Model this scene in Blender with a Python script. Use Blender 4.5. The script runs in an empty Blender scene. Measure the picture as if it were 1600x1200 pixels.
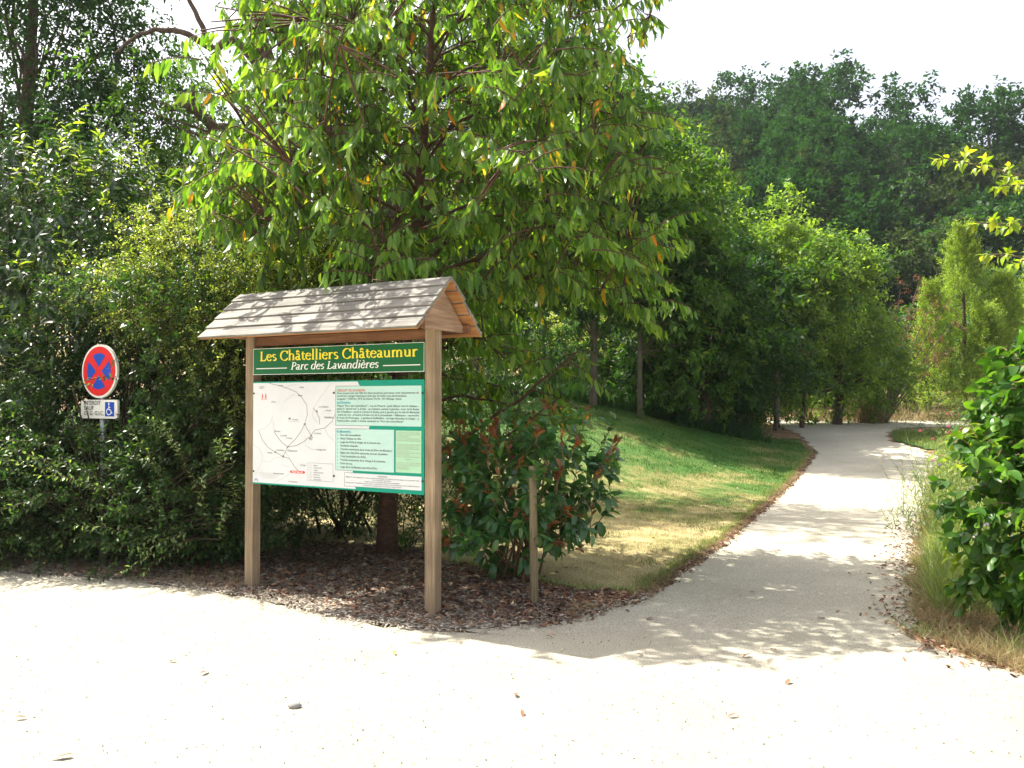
import bpy, math, random
import numpy as np
from mathutils import Vector, Matrix
R = math.radians
random.seed(7)
rng = np.random.default_rng(7)
scene = bpy.context.scene
col = scene.collection

# ------------------------------------------------------------------ objects
def tag(o, label=None, cat=None, group=None, kind=None):
    if label: o['label'] = label
    if cat: o['category'] = cat
    if group: o['group'] = group
    if kind: o['kind'] = kind
    return o

def empty(name, loc=(0, 0, 0), rz=0.0, label=None, cat=None, group=None):
    o = bpy.data.objects.new(name, None)
    col.objects.link(o)
    o.location = loc
    o.rotation_euler = (0, 0, rz)
    o.empty_display_size = 0.2
    return tag(o, label, cat, group)

def mesh_np(name, V, T, mat, parent=None, smooth=False, loc=None):
    """V (n,3), T (m,3|4) -> one mesh object. World-space V; made local to an unrotated parent."""
    V = np.asarray(V, dtype=np.float64).reshape(-1, 3)
    T = np.asarray(T, dtype=np.int32)
    k = T.shape[1]
    if parent is not None and loc is None:
        V = V - np.array(parent.location)
    if loc is not None:
        V = V - np.array(loc)
    me = bpy.data.meshes.new(name)
    me.vertices.add(len(V)); me.vertices.foreach_set('co', V.astype(np.float32).ravel())
    me.loops.add(T.size); me.loops.foreach_set('vertex_index', T.ravel())
    me.polygons.add(len(T))
    me.polygons.foreach_set('loop_start', np.arange(0, T.size, k, dtype=np.int32))
    me.polygons.foreach_set('loop_total', np.full(len(T), k, dtype=np.int32))
    if smooth: me.polygons.foreach_set('use_smooth', np.ones(len(T), dtype=bool))
    me.update(calc_edges=True)
    me.materials.append(mat)
    o = bpy.data.objects.new(name, me)
    col.objects.link(o)
    if parent is not None: o.parent = parent
    elif loc is not None: o.location = loc
    return o

class MB:
    """plain polygon builder in local coordinates"""
    def __init__(s): s.v = []; s.f = []
    def add(s, vs, fs):
        n = len(s.v); s.v += [tuple(v) for v in vs]; s.f += [tuple(i + n for i in f) for f in fs]
    def box(s, x0, x1, y0, y1, z0, z1):
        s.add([(x0,y0,z0),(x1,y0,z0),(x1,y1,z0),(x0,y1,z0),(x0,y0,z1),(x1,y0,z1),(x1,y1,z1),(x0,y1,z1)],
              [(0,3,2,1),(4,5,6,7),(0,1,5,4),(1,2,6,5),(2,3,7,6),(3,0,4,7)])
    def prism(s, poly, axis, a0, a1):
        n = len(poly)
        def p(q, a): return (a, q[0], q[1]) if axis == 'x' else ((q[0], a, q[1]) if axis == 'y' else (q[0], q[1], a))
        s.add([p(q, a0) for q in poly] + [p(q, a1) for q in poly],
              [tuple(range(n))[::-1], tuple(range(n, 2*n))] + [(i, (i+1) % n, n+(i+1) % n, n+i) for i in range(n)])
    def build(s, name, mat, parent=None, bevel=0.0, smooth=False):
        me = bpy.data.meshes.new(name)
        me.from_pydata(s.v, [], s.f); me.update()
        me.materials.append(mat)
        if smooth:
            for p in me.polygons: p.use_smooth = True
        o = bpy.data.objects.new(name, me); col.objects.link(o)
        if parent is not None: o.parent = parent
        if bevel:
            b = o.modifiers.new('bevel', 'BEVEL'); b.width = bevel; b.segments = 2; b.limit_method = 'ANGLE'
        return o

# ------------------------------------------------------------------ materials
def new_mat(name):
    m = bpy.data.materials.new(name); m.use_nodes = True
    nt = m.node_tree; nt.nodes.clear()
    out = nt.nodes.new('ShaderNodeOutputMaterial')
    return m, nt, nt.nodes, nt.links, out

def ramp(nodes, stops, interp='LINEAR'):
    r = nodes.new('ShaderNodeValToRGB'); r.color_ramp.interpolation = interp
    e = r.color_ramp.elements
    while len(e) > 1: e.remove(e[-1])
    e[0].position = stops[0][0]; e[0].color = (*stops[0][1], 1)
    for p, c in stops[1:]:
        q = e.new(p); q.color = (*c, 1)
    return r

def leaf_mat(name, stops, tmul=(1.5, 1.7, 0.35), trans=0.4, rough=0.38, spec=0.5, tip=None):
    """stops: colour over a random number per leaf"""
    m, nt, N, L, out = new_mat(name)
    g = N.new('ShaderNodeNewGeometry')
    r = ramp(N, stops)
    L.new(g.outputs['Random Per Island'], r.inputs[0])
    no = N.new('ShaderNodeTexNoise'); no.inputs['Scale'].default_value = 0.9; no.inputs['Detail'].default_value = 2
    L.new(g.outputs['Position'], no.inputs['Vector'])
    mr = N.new('ShaderNodeMapRange'); mr.inputs[1].default_value = 0.3; mr.inputs[2].default_value = 0.7
    mr.inputs[3].default_value = 0.72; mr.inputs[4].default_value = 1.3
    L.new(no.outputs[0], mr.inputs[0])
    mul = N.new('ShaderNodeVectorMath'); mul.operation = 'SCALE'
    L.new(r.outputs[0], mul.inputs[0]); L.new(mr.outputs[0], mul.inputs['Scale'])
    p = N.new('ShaderNodeBsdfPrincipled')
    p.inputs['Roughness'].default_value = rough
    p.inputs['Specular IOR Level'].default_value = spec
    L.new(mul.outputs[0], p.inputs['Base Color'])
    t = N.new('ShaderNodeBsdfTranslucent')
    m2 = N.new('ShaderNodeVectorMath'); m2.operation = 'MULTIPLY'; m2.inputs[1].default_value = tmul
    L.new(mul.outputs[0], m2.inputs[0]); L.new(m2.outputs[0], t.inputs[0])
    mx = N.new('ShaderNodeMixShader'); mx.inputs[0].default_value = trans
    L.new(p.outputs[0], mx.inputs[1]); L.new(t.outputs[0], mx.inputs[2]); L.new(mx.outputs[0], out.inputs[0])
    return m

def plain(name, c, rough=0.6, spec=0.4, var=0.0, scale=8.0, bump=0.0, metal=0.0, c2=None, stretch=None, bdist=0.01):
    m, nt, N, L, out = new_mat(name)
    p = N.new('ShaderNodeBsdfPrincipled'); p.inputs['Roughness'].default_value = rough
    p.inputs['Specular IOR Level'].default_value = spec; p.inputs['Metallic'].default_value = metal
    L.new(p.outputs[0], out.inputs[0])
    if var or c2 or bump:
        tc = N.new('ShaderNodeTexCoord'); mp = N.new('ShaderNodeMapping')
        if stretch: mp.inputs['Scale'].default_value = stretch
        L.new(tc.outputs['Object'], mp.inputs[0])
        no = N.new('ShaderNodeTexNoise'); no.inputs['Scale'].default_value = scale; no.inputs['Detail'].default_value = 8
        no.inputs['Roughness'].default_value = 0.65
        L.new(mp.outputs[0], no.inputs['Vector'])
        ca = tuple(max(0, x*(1-var)) for x in c); cb = c2 if c2 else tuple(min(1, x*(1+var)) for x in c)
        r = ramp(N, [(0.3, ca), (0.7, cb)])
        L.new(no.outputs[0], r.inputs[0]); L.new(r.outputs[0], p.inputs['Base Color'])
        if bump:
            b = N.new('ShaderNodeBump'); b.inputs['Strength'].default_value = bump; b.inputs['Distance'].default_value = bdist
            L.new(no.outputs[0], b.inputs['Height']); L.new(b.outputs[0], p.inputs['Normal'])
    else:
        p.inputs['Base Color'].default_value = (*c, 1)
    return m

def wood_mat(name, c1, c2, c3, along='x', rough=0.8):
    m, nt, N, L, out = new_mat(name)
    p = N.new('ShaderNodeBsdfPrincipled'); p.inputs['Roughness'].default_value = rough; p.inputs['Specular IOR Level'].default_value = 0.25
    tc = N.new('ShaderNodeTexCoord'); mp = N.new('ShaderNodeMapping')
    mp.inputs['Scale'].default_value = {'x': (1.3, 30, 30), 'z': (30, 30, 1.3), 'y': (30, 1.3, 30)}[along]
    L.new(tc.outputs['Object'], mp.inputs[0])
    g = N.new('ShaderNodeNewGeometry')
    add = N.new('ShaderNodeVectorMath'); add.operation = 'ADD'
    L.new(mp.outputs[0], add.inputs[0])
    sc = N.new('ShaderNodeMath'); sc.operation = 'MULTIPLY'; sc.inputs[1].default_value = 37.0
    L.new(g.outputs['Random Per Island'], sc.inputs[0]); L.new(sc.outputs[0], add.inputs[1])
    no = N.new('ShaderNodeTexNoise'); no.inputs['Scale'].default_value = 1.6; no.inputs['Detail'].default_value = 9; no.inputs['Roughness'].default_value = 0.7
    no.inputs['Distortion'].default_value = 0.4
    L.new(add.outputs[0], no.inputs['Vector'])
    r = ramp(N, [(0.28, c1), (0.52, c2), (0.75, c3)])
    L.new(no.outputs[0], r.inputs[0])
    n2 = N.new('ShaderNodeTexNoise'); n2.inputs['Scale'].default_value = 3.0; n2.inputs['Detail'].default_value = 4
    L.new(tc.outputs['Object'], n2.inputs['Vector'])
    mr = N.new('ShaderNodeMapRange'); mr.inputs[1].default_value = 0.3; mr.inputs[2].default_value = 0.7; mr.inputs[3].default_value = 0.75; mr.inputs[4].default_value = 1.2
    L.new(n2.outputs[0], mr.inputs[0])
    mul = N.new('ShaderNodeVectorMath'); mul.operation = 'SCALE'
    L.new(r.outputs[0], mul.inputs[0]); L.new(mr.outputs[0], mul.inputs['Scale'])
    L.new(mul.outputs[0], p.inputs['Base Color'])
    b = N.new('ShaderNodeBump'); b.inputs['Strength'].default_value = 0.5; b.inputs['Distance'].default_value = 0.004
    L.new(no.outputs[0], b.inputs['Height']); L.new(b.outputs[0], p.inputs['Normal'])
    L.new(p.outputs[0], out.inputs[0])
    return m

def ground_mat(name, stops, scale, fine=120.0, bump=0.6, bdist=0.01, fine_amt=0.25, rough=0.95):
    m, nt, N, L, out = new_mat(name)
    p = N.new('ShaderNodeBsdfPrincipled'); p.inputs['Roughness'].default_value = rough; p.inputs['Specular IOR Level'].default_value = 0.15
    g = N.new('ShaderNodeNewGeometry')
    n1 = N.new('ShaderNodeTexNoise'); n1.inputs['Scale'].default_value = scale; n1.inputs['Detail'].default_value = 6; n1.inputs['Roughness'].default_value = 0.6
    L.new(g.outputs['Position'], n1.inputs['Vector'])
    r = ramp(N, stops); L.new(n1.outputs[0], r.inputs[0])
    n2 = N.new('ShaderNodeTexNoise'); n2.inputs['Scale'].default_value = fine; n2.inputs['Detail'].default_value = 4; n2.inputs['Roughness'].default_value = 0.75
    L.new(g.outputs['Position'], n2.inputs['Vector'])
    mr = N.new('ShaderNodeMapRange'); mr.inputs[1].default_value = 0.3; mr.inputs[2].default_value = 0.7
    mr.inputs[3].default_value = 1-fine_amt; mr.inputs[4].default_value = 1+fine_amt
    L.new(n2.outputs[0], mr.inputs[0])
    mul = N.new('ShaderNodeVectorMath'); mul.operation = 'SCALE'
    L.new(r.outputs[0], mul.inputs[0]); L.new(mr.outputs[0], mul.inputs['Scale'])
    L.new(mul.outputs[0], p.inputs['Base Color'])
    b = N.new('ShaderNodeBump'); b.inputs['Strength'].default_value = bump; b.inputs['Distance'].default_value = bdist
    L.new(n2.outputs[0], b.inputs['Height']); L.new(b.outputs[0], p.inputs['Normal'])
    L.new(p.outputs[0], out.inputs[0])
    return m

def lawn_mat(name, island=False):
    """green turf that has dried to straw in patches, most of all in the near corner"""
    m, nt, N, L, out = new_mat(name)
    p = N.new('ShaderNodeBsdfPrincipled'); p.inputs['Roughness'].default_value = 0.7; p.inputs['Specular IOR Level'].default_value = 0.25
    g = N.new('ShaderNodeNewGeometry')
    mp = N.new('ShaderNodeMapping'); mp.inputs['Scale'].default_value = (0.8, 0.8, 0.8)
    L.new(g.outputs['Position'], mp.inputs[0])
    n1 = N.new('ShaderNodeTexNoise'); n1.inputs['Scale'].default_value = 1.1; n1.inputs['Detail'].default_value = 6; n1.inputs['Roughness'].default_value = 0.7
    L.new(mp.outputs[0], n1.inputs['Vector'])
    sx = N.new('ShaderNodeSeparateXYZ'); L.new(g.outputs['Position'], sx.inputs[0])
    my = N.new('ShaderNodeMapRange'); my.inputs[1].default_value = 8.5; my.inputs[2].default_value = 15.5; my.inputs[3].default_value = 0.24; my.inputs[4].default_value = -0.08
    L.new(sx.outputs['Y'], my.inputs[0])
    ad = N.new('ShaderNodeMath'); ad.operation = 'ADD'; L.new(n1.outputs[0], ad.inputs[0]); L.new(my.outputs[0], ad.inputs[1])
    r = ramp(N, [(0.34, (0.045, 0.125, 0.016)), (0.48, (0.085, 0.155, 0.028)), (0.58, (0.23, 0.22, 0.075)), (0.72, (0.42, 0.35, 0.17))])
    L.new(ad.outputs[0], r.inputs[0])
    n2 = N.new('ShaderNodeTexNoise'); n2.inputs['Scale'].default_value = 60; n2.inputs['Detail'].default_value = 4
    L.new(g.outputs['Position'], n2.inputs['Vector'])
    mr = N.new('ShaderNodeMapRange'); mr.inputs[1].default_value = 0.3; mr.inputs[2].default_value = 0.7; mr.inputs[3].default_value = 0.65; mr.inputs[4].default_value = 1.35
    L.new(g.outputs['Random Per Island'] if island else n2.outputs[0], mr.inputs[0])
    if island: mr.inputs[1].default_value = 0; mr.inputs[2].default_value = 1
    mul = N.new('ShaderNodeVectorMath'); mul.operation = 'SCALE'
    L.new(r.outputs[0], mul.inputs[0]); L.new(mr.outputs[0], mul.inputs['Scale'])
    L.new(mul.outputs[0], p.inputs['Base Color'])
    if island:
        t = N.new('ShaderNodeBsdfTranslucent'); L.new(mul.outputs[0], t.inputs[0])
        mx = N.new('ShaderNodeMixShader'); mx.inputs[0].default_value = 0.4
        L.new(p.outputs[0], mx.inputs[1]); L.new(t.outputs[0], mx.inputs[2]); L.new(mx.outputs[0], out.inputs[0])
    else:
        b = N.new('ShaderNodeBump'); b.inputs['Strength'].default_value = 1.0; b.inputs['Distance'].default_value = 0.03
        L.new(n2.outputs[0], b.inputs['Height']); L.new(b.outputs[0], p.inputs['Normal'])
        L.new(p.outputs[0], out.inputs[0])
    return m

G = lambda r, g, b: (r, g, b)
M = {}
M['cherry'] = leaf_mat('cherry_leaf', [(0.0, G(.05,.12,.02)), (0.5, G(.095,.20,.032)), (0.96, G(.21,.32,.055)), (0.982, G(.42,.36,.03)), (0.993, G(.6,.36,.03)), (1.0, G(.6,.18,.03))], tmul=(1.7, 1.65, .4), trans=.52, rough=.4)
M['laurel'] = leaf_mat('laurel_leaf', [(0.0, G(.012,.035,.012)), (0.7, G(.022,.058,.018)), (1.0, G(.04,.09,.025))], tmul=(1.8,1.9,.5), trans=.25, rough=.27, spec=.7)
M['laurel_tip'] = leaf_mat('young_laurel_leaf', [(0.0, G(.10,.18,.025)), (1.0, G(.22,.31,.04))], tmul=(1.8,1.7,.4), trans=.48, rough=.32, spec=.6)
M['hedge'] = leaf_mat('hedge_leaf', [(0.0, G(.018,.05,.014)), (0.8, G(.04,.095,.022)), (1.0, G(.10,.16,.035))], tmul=(1.6,1.7,.5), trans=.38, rough=.38, spec=.35)
M['arching'] = leaf_mat('arching_leaf', [(0.0, G(.09,.16,.05)), (0.7, G(.17,.27,.09)), (1.0, G(.32,.42,.16))], tmul=(1.5,1.5,.5), trans=.42, rough=.3, spec=.7)
M['golden'] = leaf_mat('golden_leaf', [(0.0, G(.11,.17,.03)), (0.6, G(.22,.30,.06)), (1.0, G(.46,.50,.16))], tmul=(1.3,1.3,.4), trans=.48, rough=.4, spec=.4)
M['tree_dark'] = leaf_mat('dark_tree_leaf', [(0.0, G(.015,.045,.014)), (1.0, G(.036,.085,.022))], tmul=(1.9,2.1,.5), trans=.38, rough=.6, spec=.25)
M['tree_mid'] = leaf_mat('tree_leaf', [(0.0, G(.035,.09,.018)), (0.9, G(.07,.15,.028)), (1.0, G(.17,.24,.045))], tmul=(1.8,1.8,.4), trans=.45, rough=.55, spec=.3)
M['tree_pale'] = leaf_mat('pale_tree_leaf', [(0.0, G(.08,.16,.035)), (1.0, G(.20,.30,.06))], tmul=(1.6,1.6,.4), trans=.48, rough=.55, spec=.3)
M['hill_a'] = leaf_mat('hill_leaf', [(0.0, G(.010,.038,.012)), (1.0, G(.030,.078,.022))], tmul=(1.5,1.7,.5), trans=.3, rough=.85, spec=.05)
M['hill_b'] = leaf_mat('hill_leaf_olive', [(0.0, G(.026,.048,.018)), (1.0, G(.055,.08,.028))], tmul=(1.5,1.6,.5), trans=.3, rough=.8, spec=.1)
M['grey_leaf'] = leaf_mat('willow_leaf', [(0.0, G(0.090,0.140,0.060)), (1.0, G(0.170,0.220,0.110))], tmul=(1.2,1.3,.6), trans=0.4, rough=0.7, spec=0.15)
M['cypress'] = leaf_mat('cypress_spray', [(0.0, G(.10,.18,.03)), (0.7, G(.20,.30,.05)), (1.0, G(.34,.42,.08))], tmul=(1.5,1.5,.3), trans=.45, rough=.5)
M['rust'] = leaf_mat('dead_leaf_spray', [(0.0, G(.16,.055,.025)), (1.0, G(.34,.15,.07))], tmul=(1.4,1.2,.8), trans=.3, rough=.7)
M['magnolia'] = leaf_mat('magnolia_leaf', [(0.0, G(.035,.10,.035)), (0.8, G(.065,.165,.045)), (1.0, G(.15,.26,.07))], tmul=(1.5,1.8,.5), trans=.32, rough=.27, spec=.65)
M['bronze'] = leaf_mat('bronze_young_leaf', [(0.0, G(.12,.05,.018)), (0.6, G(.24,.085,.03)), (1.0, G(.34,.16,.05))], tmul=(1.6,1.3,.6), trans=.4, rough=.35, spec=.5)
M['vine'] = leaf_mat('vine_leaf', [(0.0, G(.03,.09,.016)), (0.7, G(.06,.15,.025)), (1.0, G(.15,.28,.04))], tmul=(1.7,1.7,.35), trans=.45, rough=.38, spec=.4)
M['yellow'] = leaf_mat('yellow_green_leaf', [(0.0, G(.14,.24,.02)), (0.7, G(.25,.34,.03)), (1.0, G(.46,.46,.05))], tmul=(1.4,1.4,.3), trans=.5, rough=.4)
M['dead'] = leaf_mat('fallen_leaf', [(0.0, G(.05,.03,.02)), (0.45, G(.13,.06,.032)), (0.8, G(.25,.12,.06)), (1.0, G(.42,.32,.20))], tmul=(1,1,1), trans=.1, rough=.7)
M['straw'] = leaf_mat('straw_blade', [(0.0, G(.20,.15,.07)), (0.7, G(.36,.29,.15)), (1.0, G(.5,.43,.26))], tmul=(1.2,1.1,.8), trans=.35, rough=.6)
M['weed'] = leaf_mat('weed_blade', [(0.0, G(.08,.16,.035)), (0.6, G(.18,.26,.08)), (1.0, G(.38,.38,.16))], tmul=(1.4,1.4,.5), trans=.42, rough=.5)
M['pink'] = leaf_mat('pink_petal', [(0.0, G(.55,.03,.16)), (1.0, G(.75,.10,.32))], tmul=(1.2,1,1), trans=.35, rough=.5)
M['lilac'] = leaf_mat('lilac_petal', [(0.0, G(.3,.16,.5)), (1.0, G(.5,.3,.7))], tmul=(1.2,1,1), trans=.35, rough=.5)
M['chip'] = leaf_mat('wood_chip', [(0.0, G(.15,.12,.09)), (0.6, G(.34,.30,.24)), (1.0, G(.6,.56,.48))], tmul=(1,1,1), trans=.02, rough=.85)
M['bark'] = plain('bark', (.085,.062,.045), .9, .15, .5, 14, .8, stretch=(1,1,.3), bdist=.02)
M['bark_grey'] = plain('grey_bark', (.12,.10,.075), .9, .15, .45, 12, .8, stretch=(1,1,.3), bdist=.02)
M['bark_red'] = plain('red_brown_bark', (.085,.045,.03), .8, .25, .5, 16, .8, stretch=(1,1,2.2), bdist=.012)
M['twig'] = plain('twig', (.16,.10,.05), .7, .3, .3, 20)
M['twig_dark'] = plain('dark_twig', (.05,.035,.022), .8, .2, .3, 20)
M['roof_wood'] = wood_mat('weathered_plank', (.06,.057,.050), (.19,.18,.158), (.35,.335,.30), 'x')
M['roof_under'] = wood_mat('larch_plank', (.22,.09,.035), (.40,.19,.075), (.52,.30,.13), 'x')
M['post_wood'] = wood_mat('post_wood', (.16,.11,.065), (.27,.20,.125), (.38,.30,.20), 'z')
M['gable_wood'] = wood_mat('gable_wood', (.18,.105,.06), (.32,.21,.135), (.46,.34,.245), 'y')
M['beam_wood'] = wood_mat('beam_wood', (.10,.045,.022), (.19,.09,.045), (.28,.15,.08), 'x')  # wood colour darkened to carry the shade under the roof
M['stake_wood'] = wood_mat('stake_wood', (.07,.065,.03), (.19,.15,.085), (.36,.29,.19), 'z')
M['green_sign'] = plain('green_sign', (.003,.12,.035), .5, .25)
M['teal'] = plain('teal_sign', (.0,.27,.18), .5, .25)
M['white_sign'] = plain('white_print', (.66,.68,.69), .5, .25, .05, 3)
M['mint'] = plain('mint_print', (.46,.67,.60), .5, .25, .04, 4)
M['mint2'] = plain('light_green_print', (.38,.63,.42), .5, .25, .04, 4)
M['yellow_ink'] = plain('yellow_print', (.86,.74,.03), .4)
M['white_ink'] = plain('white_lettering', (.82,.84,.80), .4)
M['grey_ink'] = plain('grey_print', (.16,.17,.17), .5)
M['road_ink'] = plain('map_line', (.22,.21,.17), .5)
M['thin_ink'] = plain('map_line_thin', (.42,.41,.36), .5)
M['red_ink'] = plain('red_print', (.70,.07,.05), .5)
M['cyan_ink'] = plain('cyan_print', (.02,.32,.42), .5)
M['black'] = plain('black_screw', (.02,.02,.02), .4)
M['red_sign'] = plain('red_road_sign', (.62,.012,.012), .5, .25, .1, 9)
M['blue_sign'] = plain('blue_road_sign', (.004,.055,.40), .5, .25, .1, 9)
M['sign_white'] = plain('sign_white', (.72,.72,.66), .35, .5, .08, 12)
M['steel'] = plain('galvanised_steel', (.32,.34,.33), .45, .5, .15, 20, metal=.7)
M['stone'] = plain('grey_stone', (.22,.22,.21), .8, .3, .35, 30, .5)
M['gravel'] = ground_mat('gravel_surface', [(0.3, (.36,.335,.255)), (0.5, (.42,.392,.31)), (0.7, (.48,.45,.36))], .9, 95, 1.0, .014, .5)
M['soil'] = ground_mat('dry_soil', [(0.3, (.13,.075,.04)), (0.5, (.24,.155,.085)), (0.7, (.36,.27,.15))], 1.5, 40, .9, .03, .4)
M['mulch'] = ground_mat('mulch', [(0.3, (.11,.088,.068)), (0.5, (.22,.185,.145)), (0.7, (.36,.32,.26))], 5, 60, 1.0, .03, .5)
M['meadow'] = ground_mat('dry_meadow', [(0.3, (.24,.17,.08)), (0.5, (.38,.30,.15)), (0.7, (.46,.40,.2))], .25, 20, .8, .05, .3)
M['hill_ground'] = ground_mat('wooded_hill', [(0.3, (.02,.04,.012)), (0.7, (.05,.085,.025))], .2, 3, .8, .3, .3)
M['lawn'] = lawn_mat('lawn_turf'); M['blade'] = lawn_mat('lawn_blade', True)

# ------------------------------------------------------------------ terrain
def S(t): t = np.clip(t, 0, 1); return t*t*(3-2*t)
LY = [4.0, 5.6, 5.76, 6.1, 6.6, 7.2, 8.96, 11.5, 14.6, 18.2, 21.5, 24.0, 27.0, 300]
LX = [-1.5, -.52, .22, .61, 1.07, 1.38, 2.27, 3.45, 4.95, 6.65, 7.45, 7.7, 8.0, 8.0]
RY = [4.0, 4.74, 5.23, 6.0, 7.3, 9.4, 12.4, 15.4, 17.4, 19.0, 20.3, 22.0, 23.4, 24.6, 27.0]
RX = [3.2, 2.92, 2.74, 2.92, 3.5, 4.6, 6.2, 7.75, 8.9, 9.25, 9.2, 9.9, 11.0, 15.5, 18.0]
def xe(y): return np.interp(y, LY, LX)
def hp(y): return np.interp(y, [-50,10,12,14,16,18,20,22,24,26,30,40,300], [0,0,.03,.1,.22,.38,.53,.68,.8,.9,1.0,1.2,3.0])
def h(x, y):
    x = np.asarray(x, float); y = np.asarray(y, float)
    z = hp(y) + 1.12*S((y-8)/10)*S((xe(y)-x)/6.5)
    z = z + .13*np.maximum(0, y-21)*S((3-x)/6)*(1-S((y-60)/40))
    z = z + 17.3*S((y-34)/52)*np.interp(x, [-90,-30,10,30,45,60,120], [.7,.9,1.0,.98,.82,.7,.5])
    return z
def sheet(name, mat, X, Y, dz, kind='structure'):
    Z = h(X, Y) + dz
    n, m_ = X.shape
    V = np.stack([X, Y, Z], -1).reshape(-1, 3)
    i = np.arange(n-1)[:, None]*m_ + np.arange(m_-1)[None, :]
    T = np.stack([i, i+m_, i+m_+1, i+1], -1).reshape(-1, 4)
    o = mesh_np(name, V, T[:, ::-1], mat, smooth=True)
    o['kind'] = kind
    return o
def axis(a, b, near0, near1, d):
    near = np.arange(near0, near1+1e-6, d)
    out = [near]; x = near1; s = d
    r = []
    while x < b: s *= 1.12; x += s; r.append(x)
    l = []; x = near0; s = d
    while x > a: s *= 1.12; x -= s; l.append(x)
    return np.concatenate([l[::-1], near, r])
ax = axis(-260, 300, -14, 20, .25); ay = axis(-60, 330, -2, 30, .25)
X, Y = np.meshgrid(ax, ay, indexing='ij')
sheet('ground', M['soil'], X, Y, -.016)
# dry meadow beyond the trees, wooded hillside behind it
gx = axis(-80, 60, -14, 14, .6); gy = np.arange(23.5, 40, .5)
X, Y = np.meshgrid(gx, gy, indexing='ij'); k = gx < 6
sheet('meadow', M['meadow'], X[k], Y[k], .012)
gx = np.linspace(-100, 160, 90); gy = np.linspace(41, 190, 60)
X, Y = np.meshgrid(gx, gy, indexing='ij'); sheet('hill', M['hill_ground'], X, Y, .4)
# parking area of pale gravel
BX = [-40, -12, -8, -6.2, -4.7, -3.3, -2.1, -1.08, -.52, 2.74, 2.92, 3.6, 6, 40]
BY = [12, 10.2, 9.0, 8.2, 7.6, 7.2, 6.6, 5.84, 5.6, 5.22, 4.76, 4.62, 4.5, 4.0]
cx = np.unique(np.concatenate([np.linspace(-40, -8, 40), np.linspace(-8, 6, 180), np.linspace(6, 40, 40)]))
yb = np.interp(cx, BX, BY) + .035*np.sin(cx*9.1)+.025*np.sin(cx*23.7+1)
yb = np.where((cx > -.52) & (cx < 2.74), np.interp(cx, BX, BY), yb)
tt = np.linspace(0, 1, 40)
X = np.repeat(cx[:, None], 40, 1); Y = -30 + (yb[:, None]+30)*(1-(1-tt[None])**1.6)
sheet('parking_area', M['gravel'], X, Y, 0.0)
py = np.concatenate([np.arange(5.0, 27.01, .08)])
xl = xe(py) + .05*np.sin(py*7.3) + .035*np.sin(py*17+2); xr = np.interp(py, RY, RX) + .05*np.sin(py*6.1+1)+.04*np.sin(py*15)
xl = np.where(py < 5.62, np.interp(py, [5.0, 5.62], [1.9, -.45]), xl)
tt = np.linspace(0, 1, 60)
X = xl[:, None] + (xr-xl)[:, None]*tt[None]; Y = np.repeat(py[:, None], 60, 1)
sheet('path', M['gravel'], X.T, Y.T, np.interp(Y.T, [5.0, 5.6], [-.014, .004]))
bx = np.linspace(7.9, 17, 60); X = np.repeat(bx[:, None], 16, 1)
Y = np.linspace(0, 1, 16)[None]*(1.35+.12*np.sin(bx*1.3))[:, None] + (16.7+.05*(bx-9)+.08*np.sin(bx*2))[:, None]
sheet('side_path', M['gravel'], X, Y, .008)
# mulch bed
def ytop(x): return np.interp(x, [-9, -1, -.7, .17, .55, 1.0, 1.3], [10.4, 8.7, 8.1, 7.2, 6.75, 6.68, 6.75])
mx = np.linspace(-8, 1.0, 140)
y0 = np.interp(mx, BX, BY) + .02; y0 = np.where(mx > -.52, np.interp(mx, [-.52,.22,.61,1.07],[5.62,5.78,6.12,6.62]), y0)
y0 = y0 + .05*np.sin(mx*11)+.03*np.sin(mx*29)
X = np.repeat(mx[:, None], 40, 1); Y = y0[:, None] + (ytop(mx)-y0)[:, None]*np.linspace(0, 1, 40)[None]
Y = np.maximum(Y, y0[:, None])
sheet('mulch_bed', M['mulch'], X, Y, .008)
# lawn
def ylow(x):
    x = np.asarray(x, float)
    a = ytop(x)+.02
    b = np.interp(x+.16, LX[1:-2], LY[1:-2])+.0
    return np.where(x < .95, a, np.maximum(a, b)) + .04*np.sin(x*13)+.03*np.sin(x*31)
lx = np.concatenate([np.linspace(-9, 0, 60), np.linspace(.05, 7.0, 150)])
X = np.repeat(lx[:, None], 70, 1); Y0 = ylow(lx)[:, None]; Y1 = np.interp(lx, [-9, 4, 7.0], [19.5, 19.2, 20.6])[:, None]
Y = Y0 + (np.maximum(Y1-Y0, .05))*np.linspace(0, 1, 70)[None]
sheet('lawn', M['lawn'], X, Y, .006)
# little green island where the path forks
ty = np.linspace(18.75, 22.3, 30); X = np.interp(ty, RY, RX)[:, None]+.12 + np.linspace(0, 6, 30)[None]; Y = np.repeat(ty[:, None], 30, 1)
sheet('verge', M['lawn'], X.T, Y.T, .010)

# ------------------------------------------------------------------ foliage kit
def unit(v): return v/np.maximum(np.linalg.norm(v, axis=-1, keepdims=True), 1e-9)
def rnd(n, s=1.0): return rng.normal(size=(n, 3))*s
UP = np.array([0, 0, 1.0])
# leaf templates: x across, y along, z bow ; tz is multiplied by a per-leaf curl
TS = dict(v=np.array([[0,0,0],[-.5,.42,.0],[.5,.42,.0],[0,1,0]]), c=np.array([0,-.06,-.06,-.22]), f=np.array([.0,.14,.14,0]),
          t=np.array([[0,1,3],[0,3,2]]))
TM = dict(v=np.array([[0,0,0],[-.36,.22,0],[0,.25,0],[.36,.22,0],[-.42,.6,0],[0,.62,0],[.42,.6,0],[0,1,0]]),
          c=np.array([0,-.03,-.03,-.03,-.15,-.15,-.15,-.42]), f=np.array([0,.13,0,.13,.13,0,.13,0]),
          t=np.array([[0,2,1],[0,3,2],[1,2,5],[1,5,4],[2,3,6],[2,6,5],[4,5,7],[5,6,7]]))
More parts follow.
